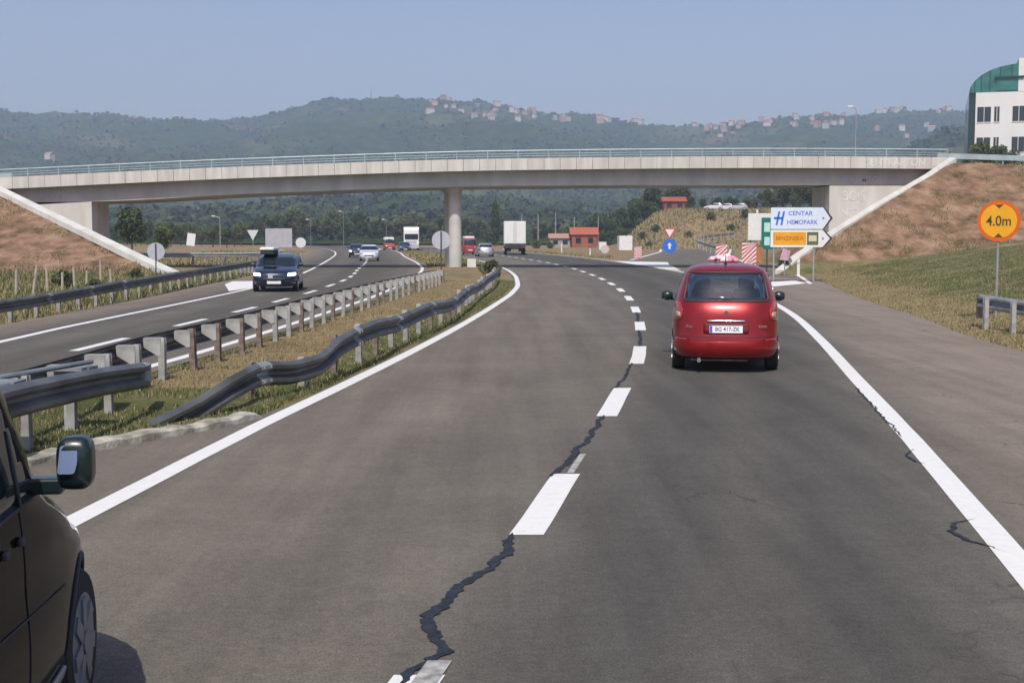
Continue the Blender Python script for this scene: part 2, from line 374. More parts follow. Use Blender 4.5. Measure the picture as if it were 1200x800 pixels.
def strip_mesh(name, cols, ys, m, z, parent=None, lats=None):
    """a sheet between several border curves; cols are functions of y"""
    vs = []; lat = []; k = 4
    for y in ys:
        xs = [c(y) for c in cols]
        for i in range(len(cols) - 1):
            for j in range(k):
                vs.append((xs[i] + (xs[i+1] - xs[i]) * j / k, y, z)); lat.append(i + j / k)
        vs.append((xs[-1], y, z)); lat.append(len(cols) - 1)
    nx = (len(cols) - 1) * k + 1
    fs = [(j*nx+i, j*nx+i+1, (j+1)*nx+i+1, (j+1)*nx+i) for j in range(len(ys)-1) for i in range(nx-1)]
    me = bpy.data.meshes.new(name); me.from_pydata(vs, [], fs); me.materials.append(m)
    a = me.attributes.new('lat', 'FLOAT', 'POINT'); top = len(cols) - 1; a.data.foreach_set('value', [v / top for v in lat])
    o = bpy.data.objects.new(name, me); COL.objects.link(o); o.parent = parent
    return o
ysr = list(np.concatenate([np.arange(-30, 4, 3.0), np.arange(4, 30, 0.7), np.arange(30, 125, 1.5), np.arange(125, 401, 5)]))
dk = (0.104, 0.094, 0.079); md_ = (0.142, 0.126, 0.104); br = (0.188, 0.158, 0.129); dust = (0.24, 0.195, 0.160)
A1 = asphalt('asphalt_right', [(0.0, md_), (0.07, (0.184, 0.157, 0.127)), (0.13, (0.160, 0.139, 0.113)), (0.19, (0.175, 0.151, 0.122)), (0.27, (0.147, 0.129, 0.106)), (0.335, (0.152, 0.134, 0.110)), (0.41, (0.096, 0.089, 0.077)), (0.46, (0.084, 0.079, 0.070)), (0.51, (0.106, 0.097, 0.083)), (0.565, (0.082, 0.077, 0.068)), (0.64, (0.104, 0.096, 0.083)), (0.69, md_), (0.75, (0.205, 0.170, 0.137)), (0.95, (0.25, 0.203, 0.164))])
A2 = asphalt('asphalt_left', [(0.0, dust), (0.16, br), (0.34, dk), (0.5, md_), (0.62, dk), (0.8, dk), (0.93, md_), (1.0, br)])
A3 = asphalt('asphalt_ramp', [(0.0, br), (0.5, md_), (1.0, br)])
road = empty('road', (0, 0, 0), kind='structure')
def fGa(y): return fG(y) if y < 62 else fR(y) + 0.5 if y > 75 else fG(y) + (fR(y) + 0.5 - fG(y)) * sstep(62, 75, y)
strip_mesh('right_carriageway', [fML, fD, fR, fGa], ysr, A1, 0.0, road)
strip_mesh('left_carriageway', [fSL, fOL, fDL, lambda y: fIL(y) + 0.35], ysr, A2, 0.0, road)
# exit ramp peeling off to the right under the bridge, entry ramp at the far left
strip_mesh('exit_ramp', [pchip([(55, 9.0), (75, 10.0), (90, 9.9), (105, 9.4), (118, 10.3), (150, 15.5), (190, 21.5), (260, 29)]),
                         pchip([(55, 14.2), (75, 16.4), (90, 18), (105, 20), (118, 21.5), (150, 26), (190, 33), (260, 45)])], list(np.arange(56, 224, 3.0)), A3, -0.006, road)
strip_mesh('entry_ramp', [pchip([(72, -16.0), (85, -19), (100, -24), (130, -37), (170, -60)]), pchip([(72, -11.0), (85, -12.5), (100, -14.6), (130, -24), (170, -46)])], list(np.arange(72, 172, 3.0)), A3, -0.006, road)

def paint_material():
    m = bpy.data.materials.new('road_paint'); m.use_nodes = True
    n = m.node_tree.nodes; l = m.node_tree.links; b = n['Principled BSDF']; b.inputs['Roughness'].default_value = 0.7
    tc = n.new('ShaderNodeTexCoord')
    def nz(s, d):
        k = n.new('ShaderNodeTexNoise'); k.inputs['Scale'].default_value = s; k.inputs['Detail'].default_value = d; k.inputs['Roughness'].default_value = 0.7
        l.new(tc.outputs['Object'], k.inputs['Vector']); return k.outputs['Fac']
    r = n.new('ShaderNodeValToRGB'); e = r.color_ramp.elements; e[0].position = 0.22; e[0].color = (0.3, 0.29, 0.27, 1); e[1].position = 0.38; e[1].color = (0.74, 0.73, 0.70, 1)
    x = e.new(0.7); x.color = (0.82, 0.81, 0.79, 1)
    l.new(nz(9, 10), r.inputs[0]); l.new(r.outputs[0], b.inputs['Base Color']); return m
PAINT = paint_material()
def line(name, f, ya, yb, w, z=0.005, step=1.0, m=None, parent=road):
    ys = [ya + (yb - ya) * i / max(1, int((yb - ya) / step)) for i in range(max(1, int((yb - ya) / step)) + 1)]
    vs = []
    for y in ys:
        sl = f(y + 0.1) - f(y - 0.1); k = math.sqrt(1 + (sl / 0.2) ** 2); jit = 0.006 * n2(y, 3, 0.7)
        vs += [(f(y) - w / 2 * k + jit, y, z), (f(y) + w / 2 * k + jit, y, z)]
    b = MB(); b.add(vs, [(2*i, 2*i+1, 2*i+3, 2*i+2) for i in range(len(ys)-1)])
    return b.build(name, m or PAINT, parent)
line('edge_line', fL, -10, 330, 0.21)
line('edge_line', lambda y: fR(y) - (0.35 * sstep(80, 90, y)) , -10, 86, 0.21)
line('edge_line', fR, 112, 330, 0.2)
line('edge_line', lambda y: fOL(y), -10, 330, 0.2)
line('edge_line', lambda y: fIL(y), -10, 330, 0.2)
for a, b in [(2.6, 5.95), (8.83, 11.15), (14.8, 17.6), (21, 24.4), (28.6, 31.5), (35.4, 38.4)] + [(42.2 + 6.8 * k, 45.4 + 6.8 * k) for k in range(32)]:
    line('lane_dash', fD, a, b, 0.24, step=0.5)
for a, b in [(17.0, 19.6), (23.4, 26.4), (30.0, 32.6), (35.5, 38.2), (41, 43.7), (47.2, 50.3)] + [(54 + 6.2 * k, 57 + 6.2 * k) for k in range(34)]:
    line('lane_dash', fDL, a, b, 0.2, step=0.8)
def flat(name, pts, z, m=PAINT, parent=road):
    b = MB(); b.add([(x, y, z) for x, y in pts], [tuple(range(len(pts)))]); return b.build(name, m, parent)
# painted noses of the traffic islands
flat('gore_marking', [(8.7, 113), (10.9, 109.5), (13.0, 107), (12.0, 98), (11.2, 88), (10.6, 80.3), (9.9, 84.5), (9.7, 92), (9.1, 103)], 0.009)
line('edge_line', pchip([(80, 17.2), (68, 15.3), (58, 13.5)]), 57.5, 100, 0.2, z=0.004)
flat('gore_marking', [(13.3, 57.8), (10.6, 53.2), (9.65, 53.2), (9.8, 56.4), (12.2, 59.8), (13.6, 61.5)], 0.011)
line('edge_line', pchip([(118, 10.9), (150, 16), (190, 22), (260, 29.5)]), 118, 221, 0.35, z=0.0)
line('edge_line', pchip([(105, 19.4), (118, 20.9), (150, 25.4), (190, 32.3), (260, 44.3)]), 105, 221, 0.35, z=0.0)
flat('gore_marking', [(-13.2, 60.5), (-12.7, 56.6), (-10.9, 49.3), (-10.7, 52.5), (-11.2, 58.5), (-11.9, 61)], 0.009)

# crack sealant: a ragged tar seam along the lane joint
TAR = mat('crack_sealant', (0.034, 0.040, 0.055), 0.6, col2=(0.016, 0.019, 0.027), scale=14, spec=0.3, bump=.5, bscale=40)
def seam(name, pts, w, seed, z=0.0075):
    rnd = random.Random(seed); b = MB(); vs = []; P = []
    for (x0, y0), (x1, y1) in zip(pts, pts[1:]):
        n = max(2, int(math.hypot(x1-x0, y1-y0) / 0.04))
        for i in range(n): P.append((x0 + (x1-x0)*i/n, y0 + (y1-y0)*i/n))
    P.append(pts[-1])
    for i, (x, y) in enumerate(P):
        q = min(1, i / 6, (len(P) - 1 - i) / 6)
        dx = 0.05 * mnoise.noise(Vector((y * 2.6, seed, 0))) + 0.03 * mnoise.noise(Vector((y * 13, seed, 4)))
        a = w * q * (0.25 + 0.9 * abs(mnoise.noise(Vector((y * 8, seed, 8)))) + 0.45 * rnd.random()); c = w * q * (0.25 + 0.9 * abs(mnoise.noise(Vector((y * 9, seed, 12)))) + 0.45 * rnd.random())
        vs += [(x + dx - a, y, z), (x + dx + c, y, z)]
    b.add(vs, [(2*i, 2*i+1, 2*i+3, 2*i+2) for i in range(len(P)-1)])
    return b.build(name, TAR, road)
seam('tar_seam', [(-0.52, 5.75), (-0.47, 6.0), (-0.34, 6.3), (-0.42, 6.62), (-0.46, 6.95), (-0.36, 7.3), (-0.2, 7.8), (-0.03, 8.3), (0.0, 8.9)], 0.056, 1)
seam('tar_seam', [(0.32, 10.95), (0.46, 11.5), (0.62, 12.3), (0.84, 13.4), (0.98, 14.3), (1.08, 14.9)], 0.046, 2)
seam('tar_seam', [(1.38, 17.4), (1.62, 18.6), (1.86, 20.2), (1.98, 21.2)], 0.030, 3)
seam('tar_seam', [(2.43, 24.3), (2.62, 26.0), (2.85, 28.7)], 0.045, 4)
seam('tar_seam', [(3.1, 31.4), (3.3, 33.5), (3.46, 35.5)], 0.05, 5)
seam('tar_seam', [(3.46, 9.35), (3.22, 9.2), (3.10, 8.95), (3.14, 8.65), (3.27, 8.4)], 0.03, 6)
seam('tar_seam', [(3.82, 11.6), (3.74, 11.75), (3.78, 12.1), (3.94, 12.5)], 0.022, 7)
seam('tar_seam', [(4.07, 13.2), (4.33, 14.9), (4.80, 17.8)], 0.018, 8)
WORN = mat('worn_paint', (0.36, 0.35, 0.33), 0.85, var=0.4, scale=12)
line('old_dash_trace', lambda y: fD(y) + 0.03, 11.2, 12.2, 0.06, z=0.0045, m=WORN)
line('old_dash_trace', lambda y: fD(y) + 0.05, 5.7, 6.15, 0.12, z=0.0085, m=WORN)

# ------------------------------------------------------------ materials for objects
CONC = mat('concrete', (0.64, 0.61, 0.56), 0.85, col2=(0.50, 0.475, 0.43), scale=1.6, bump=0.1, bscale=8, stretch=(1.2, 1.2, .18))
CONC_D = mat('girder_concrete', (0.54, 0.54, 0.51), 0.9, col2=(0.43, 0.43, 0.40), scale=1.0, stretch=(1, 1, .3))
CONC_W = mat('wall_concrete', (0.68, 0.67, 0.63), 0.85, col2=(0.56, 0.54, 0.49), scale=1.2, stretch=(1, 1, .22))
GALV = mat('galvanised_steel', (0.36, 0.39, 0.41), 0.5, metal=0.35, col2=(0.24, 0.26, 0.27), scale=2.5)
GALV_D = mat('dark_rail_steel', (0.17, 0.18, 0.18), 0.5, metal=0.4, col2=(0.08, 0.082, 0.08), scale=1.6)  # darker mottled steel for the median and left-hand rails
GALV_L = mat('pale_post_steel', (0.46, 0.46, 0.45), 0.6, metal=0.15, col2=(0.30, 0.29, 0.27), scale=5)
RUSTY = mat('rusty_post_steel', (0.27, 0.225, 0.19), 0.8, metal=0.1, col2=(0.15, 0.115, 0.09), scale=9)
RAILB = mat('pale_blue_railing', (0.40, 0.48, 0.50), 0.5, metal=0.2, var=0.12, scale=1.0)
DARKM = mat('dark_metal', (0.05, 0.055, 0.055), 0.5, metal=0.3)
WHITE = mat('white_sheet', (0.74, 0.74, 0.72), 0.5, var=0.05, scale=2)
BLACKR = mat('rubber', (0.018, 0.018, 0.018), 0.85)
SPRAY = mat('white_spray', (0.76, 0.75, 0.74), 0.8, col2=(0.58, 0.56, 0.52), scale=2.5)
SPRAY_B = mat('faded_blue_spray', (0.50, 0.52, 0.62), 0.8)
I4 = Matrix.Identity(4)

# ------------------------------------------------------------ overpass
ov = empty('overpass', (0, 0, 0), 0, 'long pale concrete road bridge crossing both carriageways', 'bridge')
def prism_x(xs, sect):
    """loft of a yz section along x; sect(x) -> list of (y, z)"""
    b = MB(); b.loft([[(x, p[0], p[1]) for p in sect(x)] for x in xs]); return b
xs_b = list(np.linspace(-33.9, 28.6, 60))
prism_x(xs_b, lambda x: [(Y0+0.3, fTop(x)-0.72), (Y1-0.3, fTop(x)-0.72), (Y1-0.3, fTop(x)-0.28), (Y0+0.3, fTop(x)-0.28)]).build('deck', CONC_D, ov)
fbot = pchip([(-33.6,4.35),(-27.7,4.42),(-16.8,4.95),(0,5.45),(16.8,5.52),(28,5.5)])
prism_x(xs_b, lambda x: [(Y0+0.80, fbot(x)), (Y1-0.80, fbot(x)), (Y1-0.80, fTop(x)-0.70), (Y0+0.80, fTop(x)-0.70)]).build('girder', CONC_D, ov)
# parapet of cast panels with narrow joints
pan = 1.05; k = -33.6
while k < 28.2:
    k2 = min(k + pan - 0.022, 28.45); b = MB()
    b.add([(k, Y0, fTop(k)-0.76), (k2, Y0, fTop(k2)-0.76), (k2, Y0, fTop(k2)), (k, Y0, fTop(k)), (k, Y0+0.35, fTop(k)-0.76), (k2, Y0+0.35, fTop(k2)-0.76), (k2, Y0+0.35, fTop(k2)), (k, Y0+0.35, fTop(k))],
          [(0,1,2,3),(5,4,7,6),(4,0,3,7),(1,5,6,2),(3,2,6,7),(4,5,1,0)])
    b.build('parapet_panel', CONC, ov); k += pan
prism_x(xs_b, lambda x: [(Y1-0.35, fTop(x)-0.76), (Y1, fTop(x)-0.76), (Y1, fTop(x)), (Y1-0.35, fTop(x))]).build('parapet', CONC, ov)
b = MB()
prev = None
for x in np.linspace(-33.6, 28.4, 32):
    b.box(x-0.022, x+0.022, Y0+0.12, Y0+0.18, fTop(x)-0.02, fTop(x)+0.50)
for z, r in ((0.50, 0.042), (0.30, 0.015), (0.15, 0.015)):
    xs = list(np.linspace(-33.6, 28.4, 32))
    for x0, x1 in zip(xs, xs[1:]): b.cyl((x0, Y0+0.15, fTop(x0)+z), (x1, Y0+0.15, fTop(x1)+z), r, n=8, caps=False)
b.build('railing', RAILB, ov)
# piers
for px_, py_ in ((-3.83, 86.55), (-4.25, 89.2)):
    b = MB(); b.cyl((px_, py_, -0.3), (px_, py_, fbot(px_) - 0.35), 0.43, n=28); b.cyl((px_, py_, fbot(px_) - 0.35), (px_, py_, fbot(px_)+0.02), 0.43, 0.62, n=28)
    b.build('pier', mat('pier_concrete', (0.60, 0.59, 0.56), 0.85, col2=(0.5,0.49,0.46), scale=1.1), ov, smooth=False)
# abutments with wing walls (front faces flush with the girder, proud by a hair)
b = MB(); b.add([(-46,84.79,-0.4),(-27.7,84.79,-0.4),(-27.7,88.4,-0.4),(-46,88.4,-0.4),(-46,84.79,3.4),(-27.7,84.79,fbot(-27.7)),(-27.7,88.4,fbot(-27.7)),(-46,88.4,3.4)],
      [(0,3,2,1),(4,5,6,7),(0,1,5,4),(1,2,6,5),(2,3,7,6),(3,0,4,7)]); b.build('abutment', CONC_W, ov)
b = MB(); b.box(20.9, 40, 84.79, 89.6, -0.4, 5.46); b.build('abutment', CONC_W, ov)
text('graffiti', 'CENTRAPTON', 0.62, T((24.9, Y0 - 0.006, fTop(24.8) - 0.37)), SPRAY, ov, 0.002, sx=1.0)
text('graffiti', 'BEKS MTO', 0.55, T((22.9, Y0 + 0.79, 5.85)), SPRAY_B, ov, 0.002, sx=0.95)
text('graffiti', 'BOJS', 0.9, T((22.5, 84.775, 4.75)), SPRAY, ov, 0.002, sx=0.8)
text('graffiti', 'NTR', 0.8, T((22.3, 84.775, 3.65)), SPRAY, ov, 0.002, sx=0.8)
text('graffiti', 'SEVERNA NVA', 0.55, T((-29.6, Y0 + 0.79, 4.95)), SPRAY_B, ov, 0.002)

# concrete drainage edges running down the cone slopes
def slope_edge(pts, label):
    b = MB(); rings = []
    for (x, y, z) in pts: 
        rings.append([(x-0.30, y-0.30, z-0.2), (x+0.30, y+0.02, z-0.2), (x+0.30, y+0.02, z+0.13), (x-0.30, y-0.30, z+0.13)])
    b.loft(rings); return tag(b.build('slope_kerb', CONC_W), label, 'kerb')
slope_edge([(-34.4, 84.7, 5.45), (-33.6, 84.0, 5.25), (-26.3, 77.5, 2.68), (-22, 73.8, 1.15), (-18.7, 70.9, 0.06)], 'pale concrete kerb running down the left embankment slope')
slope_edge([(28.7, 84.2, 7.12), (26.6, 82.4, 5.95), (22.3, 78.5, 4.0), (19, 75.4, 2.4), (16.2, 72.9, 0.95), (14.9, 71.5, 0.12)], 'pale concrete kerb running down the right embankment slope')

# ------------------------------------------------------------ guardrails
def approach_rail(xs, y, label):
    g = empty('guardrail', (0, 0, 0), 0, label, 'guardrail'); b = MB(); p = MB(); top = lambda x: fTop(x) - .3 
    for x0, x1 in zip(xs, xs[1:]):
        a, c = top(x0), top(x1)
        b.loft([[(x0, y-.03, a+.42), (x0, y+.03, a+.42), (x0, y+.03, a+.78), (x0, y-.03, a+.78)], [(x1, y-.03, c+.42), (x1, y+.03, c+.42), (x1, y+.03, c+.78), (x1, y-.03, c+.78)]])
    b.build('rail', RAILB, g)
    for x in xs[::2]:
        p = MB(); p.box(x-.05, x+.05, y+.04, y+.14, top(x)-.4, top(x)+.76); p.build('post', GALV_L, g)
PROF = [(0.0,.155),(.03,.14),(.08,.11),(.08,.07),(.0,.02),(.0,-.02),(.08,-.07),(.08,-.11),(.03,-.14),(0,-.155)]
def resample(pts, step):
    P = [Vector(p) for p in pts]; L = [0]
    for a, b in zip(P, P[1:]): L.append(L[-1] + (b - a).length)
    n = max(2, int(L[-1] / step) + 1); fx = [pchip([(L[i], P[i][k]) for i in range(len(P))]) for k in range(3)]
    return [Vector([f(L[-1] * i / (n - 1)) for f in fx]) for i in range(n)]
def rail_mb(pts, side, step=0.5, h=1.0, lean=0.0):
    """W beam swept along the points of its TOP edge; side=+1: corrugation bulges to the right of travel"""
    P = resample(pts, step); rings = []
    for i, p in enumerate(P):
        d = (P[min(i+1, len(P)-1)] - P[max(i-1, 0)]); d.z = 0; d.normalize(); nr = Vector((d.y, -d.x, 0)) * side
        rings.append([p + nr * (a + lean * (0.155 - z)) + Vector((0, 0, (z - .155) * h)) for a, z in PROF])
    b = MB(); b.loft(rings, close=False); return b
def guardrail(name, pts, side, label, post_step, mrail=GALV_D, posts=None, back=0.12, spacer=False, postm=None, ground_dz=0.0, step=0.5, pw=0.035, pd=0.045, kind_posts=None, jitter=0.0):
    g = empty(name, (0, 0, 0), 0, label, 'guardrail')
    rail_mb(pts, side, step).build('rail', mrail, g, smooth=False, solid=0.006)
    P = resample(pts, 0.1)
    for i in range(22, len(P) - 5, 40):
        if P[i].y > 45 or step > 1: break
        d = (P[i+1] - P[i]); d.z = 0; d.normalize(); nr = Vector((d.y, -d.x, 0)) * side
        rail_mb([P[i+k] + nr * .007 for k in range(4)], side, .1).build('rail_joint', GALV, g, solid=.006)
        b = MB()
        for dz in (.09, -.09):
            for k in (.6, 2.4): q = P[i] + (P[i+3] - P[i]) * k / 3 + nr * .088 + Vector((0, 0, dz - .155)); b.cyl(q, q + nr * .014, .014, n=6)
        b.build('bolts', GALV_L, g)
    L = 0; nxt = post_step * 0.4; protos = {}
    rnd = random.Random(len(label)); spp = None; i = 0
    for a, c in zip(P, P[1:]):
        L += (c - a).length
        if L >= nxt:
            nxt += post_step; i += 1
            d = (c - a); d.z = 0; d.normalize(); nr = Vector((d.y, -d.x, 0)) * side; ang = math.atan2(-d.x, d.y)
            if c.z < 0.3: continue
            q = c - nr * back; zb = H(q.x, q.y); key = rnd.randrange(3) if jitter else 0
            if key not in protos:
                b = MB(); b.box(-pw, pw, -pd, pd, -1.0, 0.0, mi=0)
                b.box(-pw - .012, pw + .012, -pd - .012, -pd + .008, -1.0, 0.0); b.box(-pw - .012, pw + .012, pd - .008, pd + .012, -1.0, 0.0)
                protos[key] = b.build('post', postm if key != 1 or not jitter else RUSTY, g)
                o = protos[key]
            else:
                o = protos[key].copy(); COL.objects.link(o); o.parent = g
            o.location = (q.x, q.y, c.z - 0.02 + (rnd.random() * 0.03 if jitter else 0)); o.rotation_euler = (rnd.uniform(-jitter, jitter), rnd.uniform(-jitter, jitter), ang)
            if spacer:
                if spp is None:
                    b = MB(); w = back * 0.82
                    b.add([(-0.03,-.07,-.02),(w,-.07,-.02),(w,-.07,-.15),(0.02,-.07,-.27),(-0.03,-.07,-.27),(-0.03,.07,-.02),(w,.07,-.02),(w,.07,-.15),(0.02,.07,-.27),(-0.03,.07,-.27)],
                          [(0,4,3,2,1),(5,6,7,8,9),(0,1,6,5),(1,2,7,6),(2,3,8,7),(3,4,9,8),(4,0,5,9)])
                    spp = b.build('spacer_block', GALV_L, g); s_ = spp
                else:
                    s_ = spp.copy(); COL.objects.link(s_); s_.parent = g
                q2 = c - nr * (back - pw - 0.005); s_.location = (q2.x, q2.y, c.z); s_.rotation_euler = (0, 0, ang + (0 if side > 0 else math.pi))
    return g
# far median rail: faces the oncoming carriageway, posts towards us
railA = [(-5.05, 8, .72), (-5.12, 15, .70), (-5.2, 17.6, .69), (-4.95, 22, .69), (-4.72, 30, .69), (-4.2, 40, .70), (-3.55, 50, .70), (-3.25, 56, .68)]
guardrail('guardrail', railA, -1, 'far steel median guardrail with bare pale posts and spacers turned to the camera', 1.35, mrail=GALV_D, back=0.26, spacer=True, postm=GALV_L, jitter=0.03, pw=.032, pd=.045)
approach_rail([28.8 + 2.2*k for k in range(14)], 87.2, 'pale steel guardrail along the road on top of the right embankment')
approach_rail([-34 - 2.2*k for k in range(10)], 87.6, 'pale steel guardrail along the road on top of the left embankment')
# the double sided stub at its near end
st = empty('guardrail', (0, 0, 0), 0, 'short double guardrail end stub behind the dark van, with plates on top', 'guardrail')
rail_mb([(-4.62, 6.5, .76), (-4.58, 11, .75), (-4.5, 13.5, .68), (-4.46, 15.4, .57)], 1, 0.4).build('rail', GALV_D, st, solid=0.006)
for yy in (8.0, 10.0, 11.9, 14.0):
    zt = pchip([(6.5,.76),(11,.75),(13.5,.68),(15.4,.57)])(yy)
    b = MB(); b.box(-5.02, -4.6, yy - 0.15, yy + 0.15, zt - 0.03, zt + 0.01); b.box(-4.85, -4.6, yy - .012, yy + .012, zt - .3, zt - .03); b.build('spacer_plate', GALV, st)
    b = MB(); b.box(-4.92, -4.82, yy - .05, yy + .05, -0.3, zt - .03); b.build('post', GALV_L, st)
b = MB()
for y0, y1 in ((8, 10), (10, 11.9), (11.9, 14)): b.cyl((-4.98, y0, .74), (-4.62, y1, .72), 0.028, n=8)
b.build('tie_bar', GALV, st)
b = MB(); b.cyl((-4.46, 15.4, .30), (-4.46, 15.4, .57), .05, n=10); b.box(-4.52, -4.40, 15.3, 15.55, .32, .55); b.build('end_cap', GALV_L, st, bevel=.01)
# near median rail: dented and wavy, its end dives into the grass
railB = [(-4.08, 14.2, .03), (-3.75, 14.95, .18), (-3.42, 15.6, .40), (-3.22, 16.3, .49), (-2.95, 17.2, .42), (-2.78, 18.0, .42), (-2.60, 19.2, .60), (-2.36, 21.5, .68), (-2.15, 24.5, .60), (-1.80, 28, .66), (-1.50, 31.5, .58), (-1.28, 37, .66), (-1.10, 43, .58), (-0.90, 48, .66), (-0.72, 54, .66), (-0.70, 61, .66)]
guardrail('guardrail', railB, 1, 'near dented wavy median guardrail beside our lane, its end sunk in the grass', 1.6, mrail=GALV_D, back=0.13, postm=GALV_L, jitter=0.03, step=0.3)
railD = [(-12.1, 12, .56), (-12.35, 31, .57), (-12.9, 43, .66), (-13.8, 56, .70), (-14.5, 68, .72), (-15.2, 76, .72)]
guardrail('guardrail', railD, 1, 'dark guardrail along the far side of the oncoming carriageway', 1.9, mrail=GALV_D, back=0.12, postm=GALV_L)
railF = [(-31, 86.5, .95), (-27, 93, .95), (-23, 97, .9), (-20.5, 104, .85), (-22, 122, .8), (-27, 150, .8)]
guardrail('guardrail', railF, 1, 'pale guardrail of the side road seen behind the left abutment', 3.5, mrail=mat('pale_rail', (0.5, 0.52, 0.54), 0.5, metal=.1, var=.1), back=0.12, postm=GALV_L, step=2)
railE = [(10.62, 29.0, .79), (10.62, 27.6, .78), (10.55, 25.5, .77), (10.2, 21, .76), (9.6, 16, .74)]
ge = guardrail('guardrail', railE, 1, 'blunt grey guardrail end on the right verge below the round orange sign', 1.6, mrail=GALV, back=-0.13, postm=GALV_L)
b = MB(); b.box(10.56, 10.70, 28.92, 29.10, 0.25, .795); b.build('end_shoe', RUSTY, ge, bevel=.02)
railG = [(14.3, 150, .9), (20, 165, 1.3), (26, 180, 1.6), (34, 195, 2.0), (44, 210, 2.4)]
guardrail('guardrail', [(21, 126, 1.0), (22, 150, 1.6), (26, 175, 2.2), (34, 195, 2.8)], -1, 'grey guardrail of the exit ramp beyond the bridge', 4, mrail=GALV, back=0.12, postm=GALV_L, step=2)

# worn kerb stones at the near end of the median
kp = [(-5.6, 8.6), (-4.9, 10.4), (-4.25, 12.15), (-3.95, 12.75), (-3.55, 13.45), (-3.2, 14.1), (-2.95, 14.7)]
P = resample([(x, y, 0) for x, y in kp], 0.12); rings = []
for i, p in enumerate(P):
    d = (P[min(i+1, len(P)-1)] - P[max(i-1, 0)]).normalized(); nr = Vector((d.y, -d.x, 0)); e = 0.02 * n2(p.x*5, p.y*5, 1)
    hgt = 0.085 + 0.035 * n2(p.x * 4, p.y * 4, 1, 3); 
    if i in (0, len(P)-1): hgt = 0.02
    rings.append([p + nr * (0.09 + e) + Vector((0,0,-0.1)), p + nr * (0.08 + e) + Vector((0,0,hgt-.02)), p + nr * (0.05+e) + Vector((0,0,hgt)), p - nr * 0.07 + Vector((0,0,hgt+.01)), p - nr * 0.10 + Vector((0,0,-0.1))])
b = MB(); b.loft(rings); tag(b.build('kerb', mat('worn_kerb', (0.52, 0.49, 0.42), 0.9, col2=(0.22, 0.20, 0.15), scale=5, bump=.4, bscale=14)), kind='structure')

# ------------------------------------------------------------ vehicles
def glass_material(name, tint, refl=0.5):
    m = bpy.data.materials.new(name); m.use_nodes = True; n = m.node_tree.nodes; l = m.node_tree.links; n.clear()
    o = n.new('ShaderNodeOutputMaterial'); mx = n.new('ShaderNodeMixShader'); t = n.new('ShaderNodeBsdfTransparent'); g = n.new('ShaderNodeBsdfGlossy')
    t.inputs[0].default_value = (*tint, 1); g.inputs['Roughness'].default_value = 0.02; g.inputs[0].default_value = (0.9, 0.95, 1, 1)
    f = n.new('ShaderNodeFresnel'); f.inputs[0].default_value = 1.5; ml = n.new('ShaderNodeMath'); ml.operation = 'MULTIPLY_ADD'; ml.inputs[1].default_value = 0.8; ml.inputs[2].default_value = refl * 0.05
    l.new(f.outputs[0], ml.inputs[0]); l.new(ml.outputs[0], mx.inputs[0]); l.new(t.outputs[0], mx.inputs[1]); l.new(g.outputs[0], mx.inputs[2]); l.new(mx.outputs[0], o.inputs[0])
    return m
GLASS = glass_material('car_glass', (0.80, 0.86, 0.84))
GLASS_D = mat('dark_glass', (0.012, 0.02, 0.028), 0.04, spec=0.8)
RED = mat('red_metallic_paint', (0.30, 0.008, 0.010), 0.30, metal=0.45, coat=0.6, var=0.10, scale=5)
LENS_R = mat('red_lens', (0.40, 0.015, 0.015), 0.15, coat=1.0)
LENS_W = mat('pale_lens', (0.62, 0.42, 0.34), 0.2, coat=1.0)
CHROME = mat('chrome', (0.75, 0.75, 0.75), 0.15, metal=1.0)
RIM = mat('alloy_rim', (0.50, 0.52, 0.55), 0.35, metal=0.7)
TEAL = mat('dark_teal_plastic', (0.008, 0.020, 0.023), 0.3, coat=0.3)
SEATM = mat('seat_fabric', (0.02, 0.024, 0.03), 0.9)
PLATE = mat('plate_white', (0.78, 0.79, 0.84), 0.4)
PLATE_B = mat('plate_blue', (0.05, 0.10, 0.45), 0.4)
INK = mat('dark_ink', (0.03, 0.03, 0.04), 0.6)
LAMP_ON = mat('lit_headlamp', (0.9, 0.9, 0.9), 0.2, emit=((1, 0.98, 0.92), 2.2))
LAMP = mat('headlamp', (0.65, 0.68, 0.70), 0.1, coat=1.0, metal=0.3)

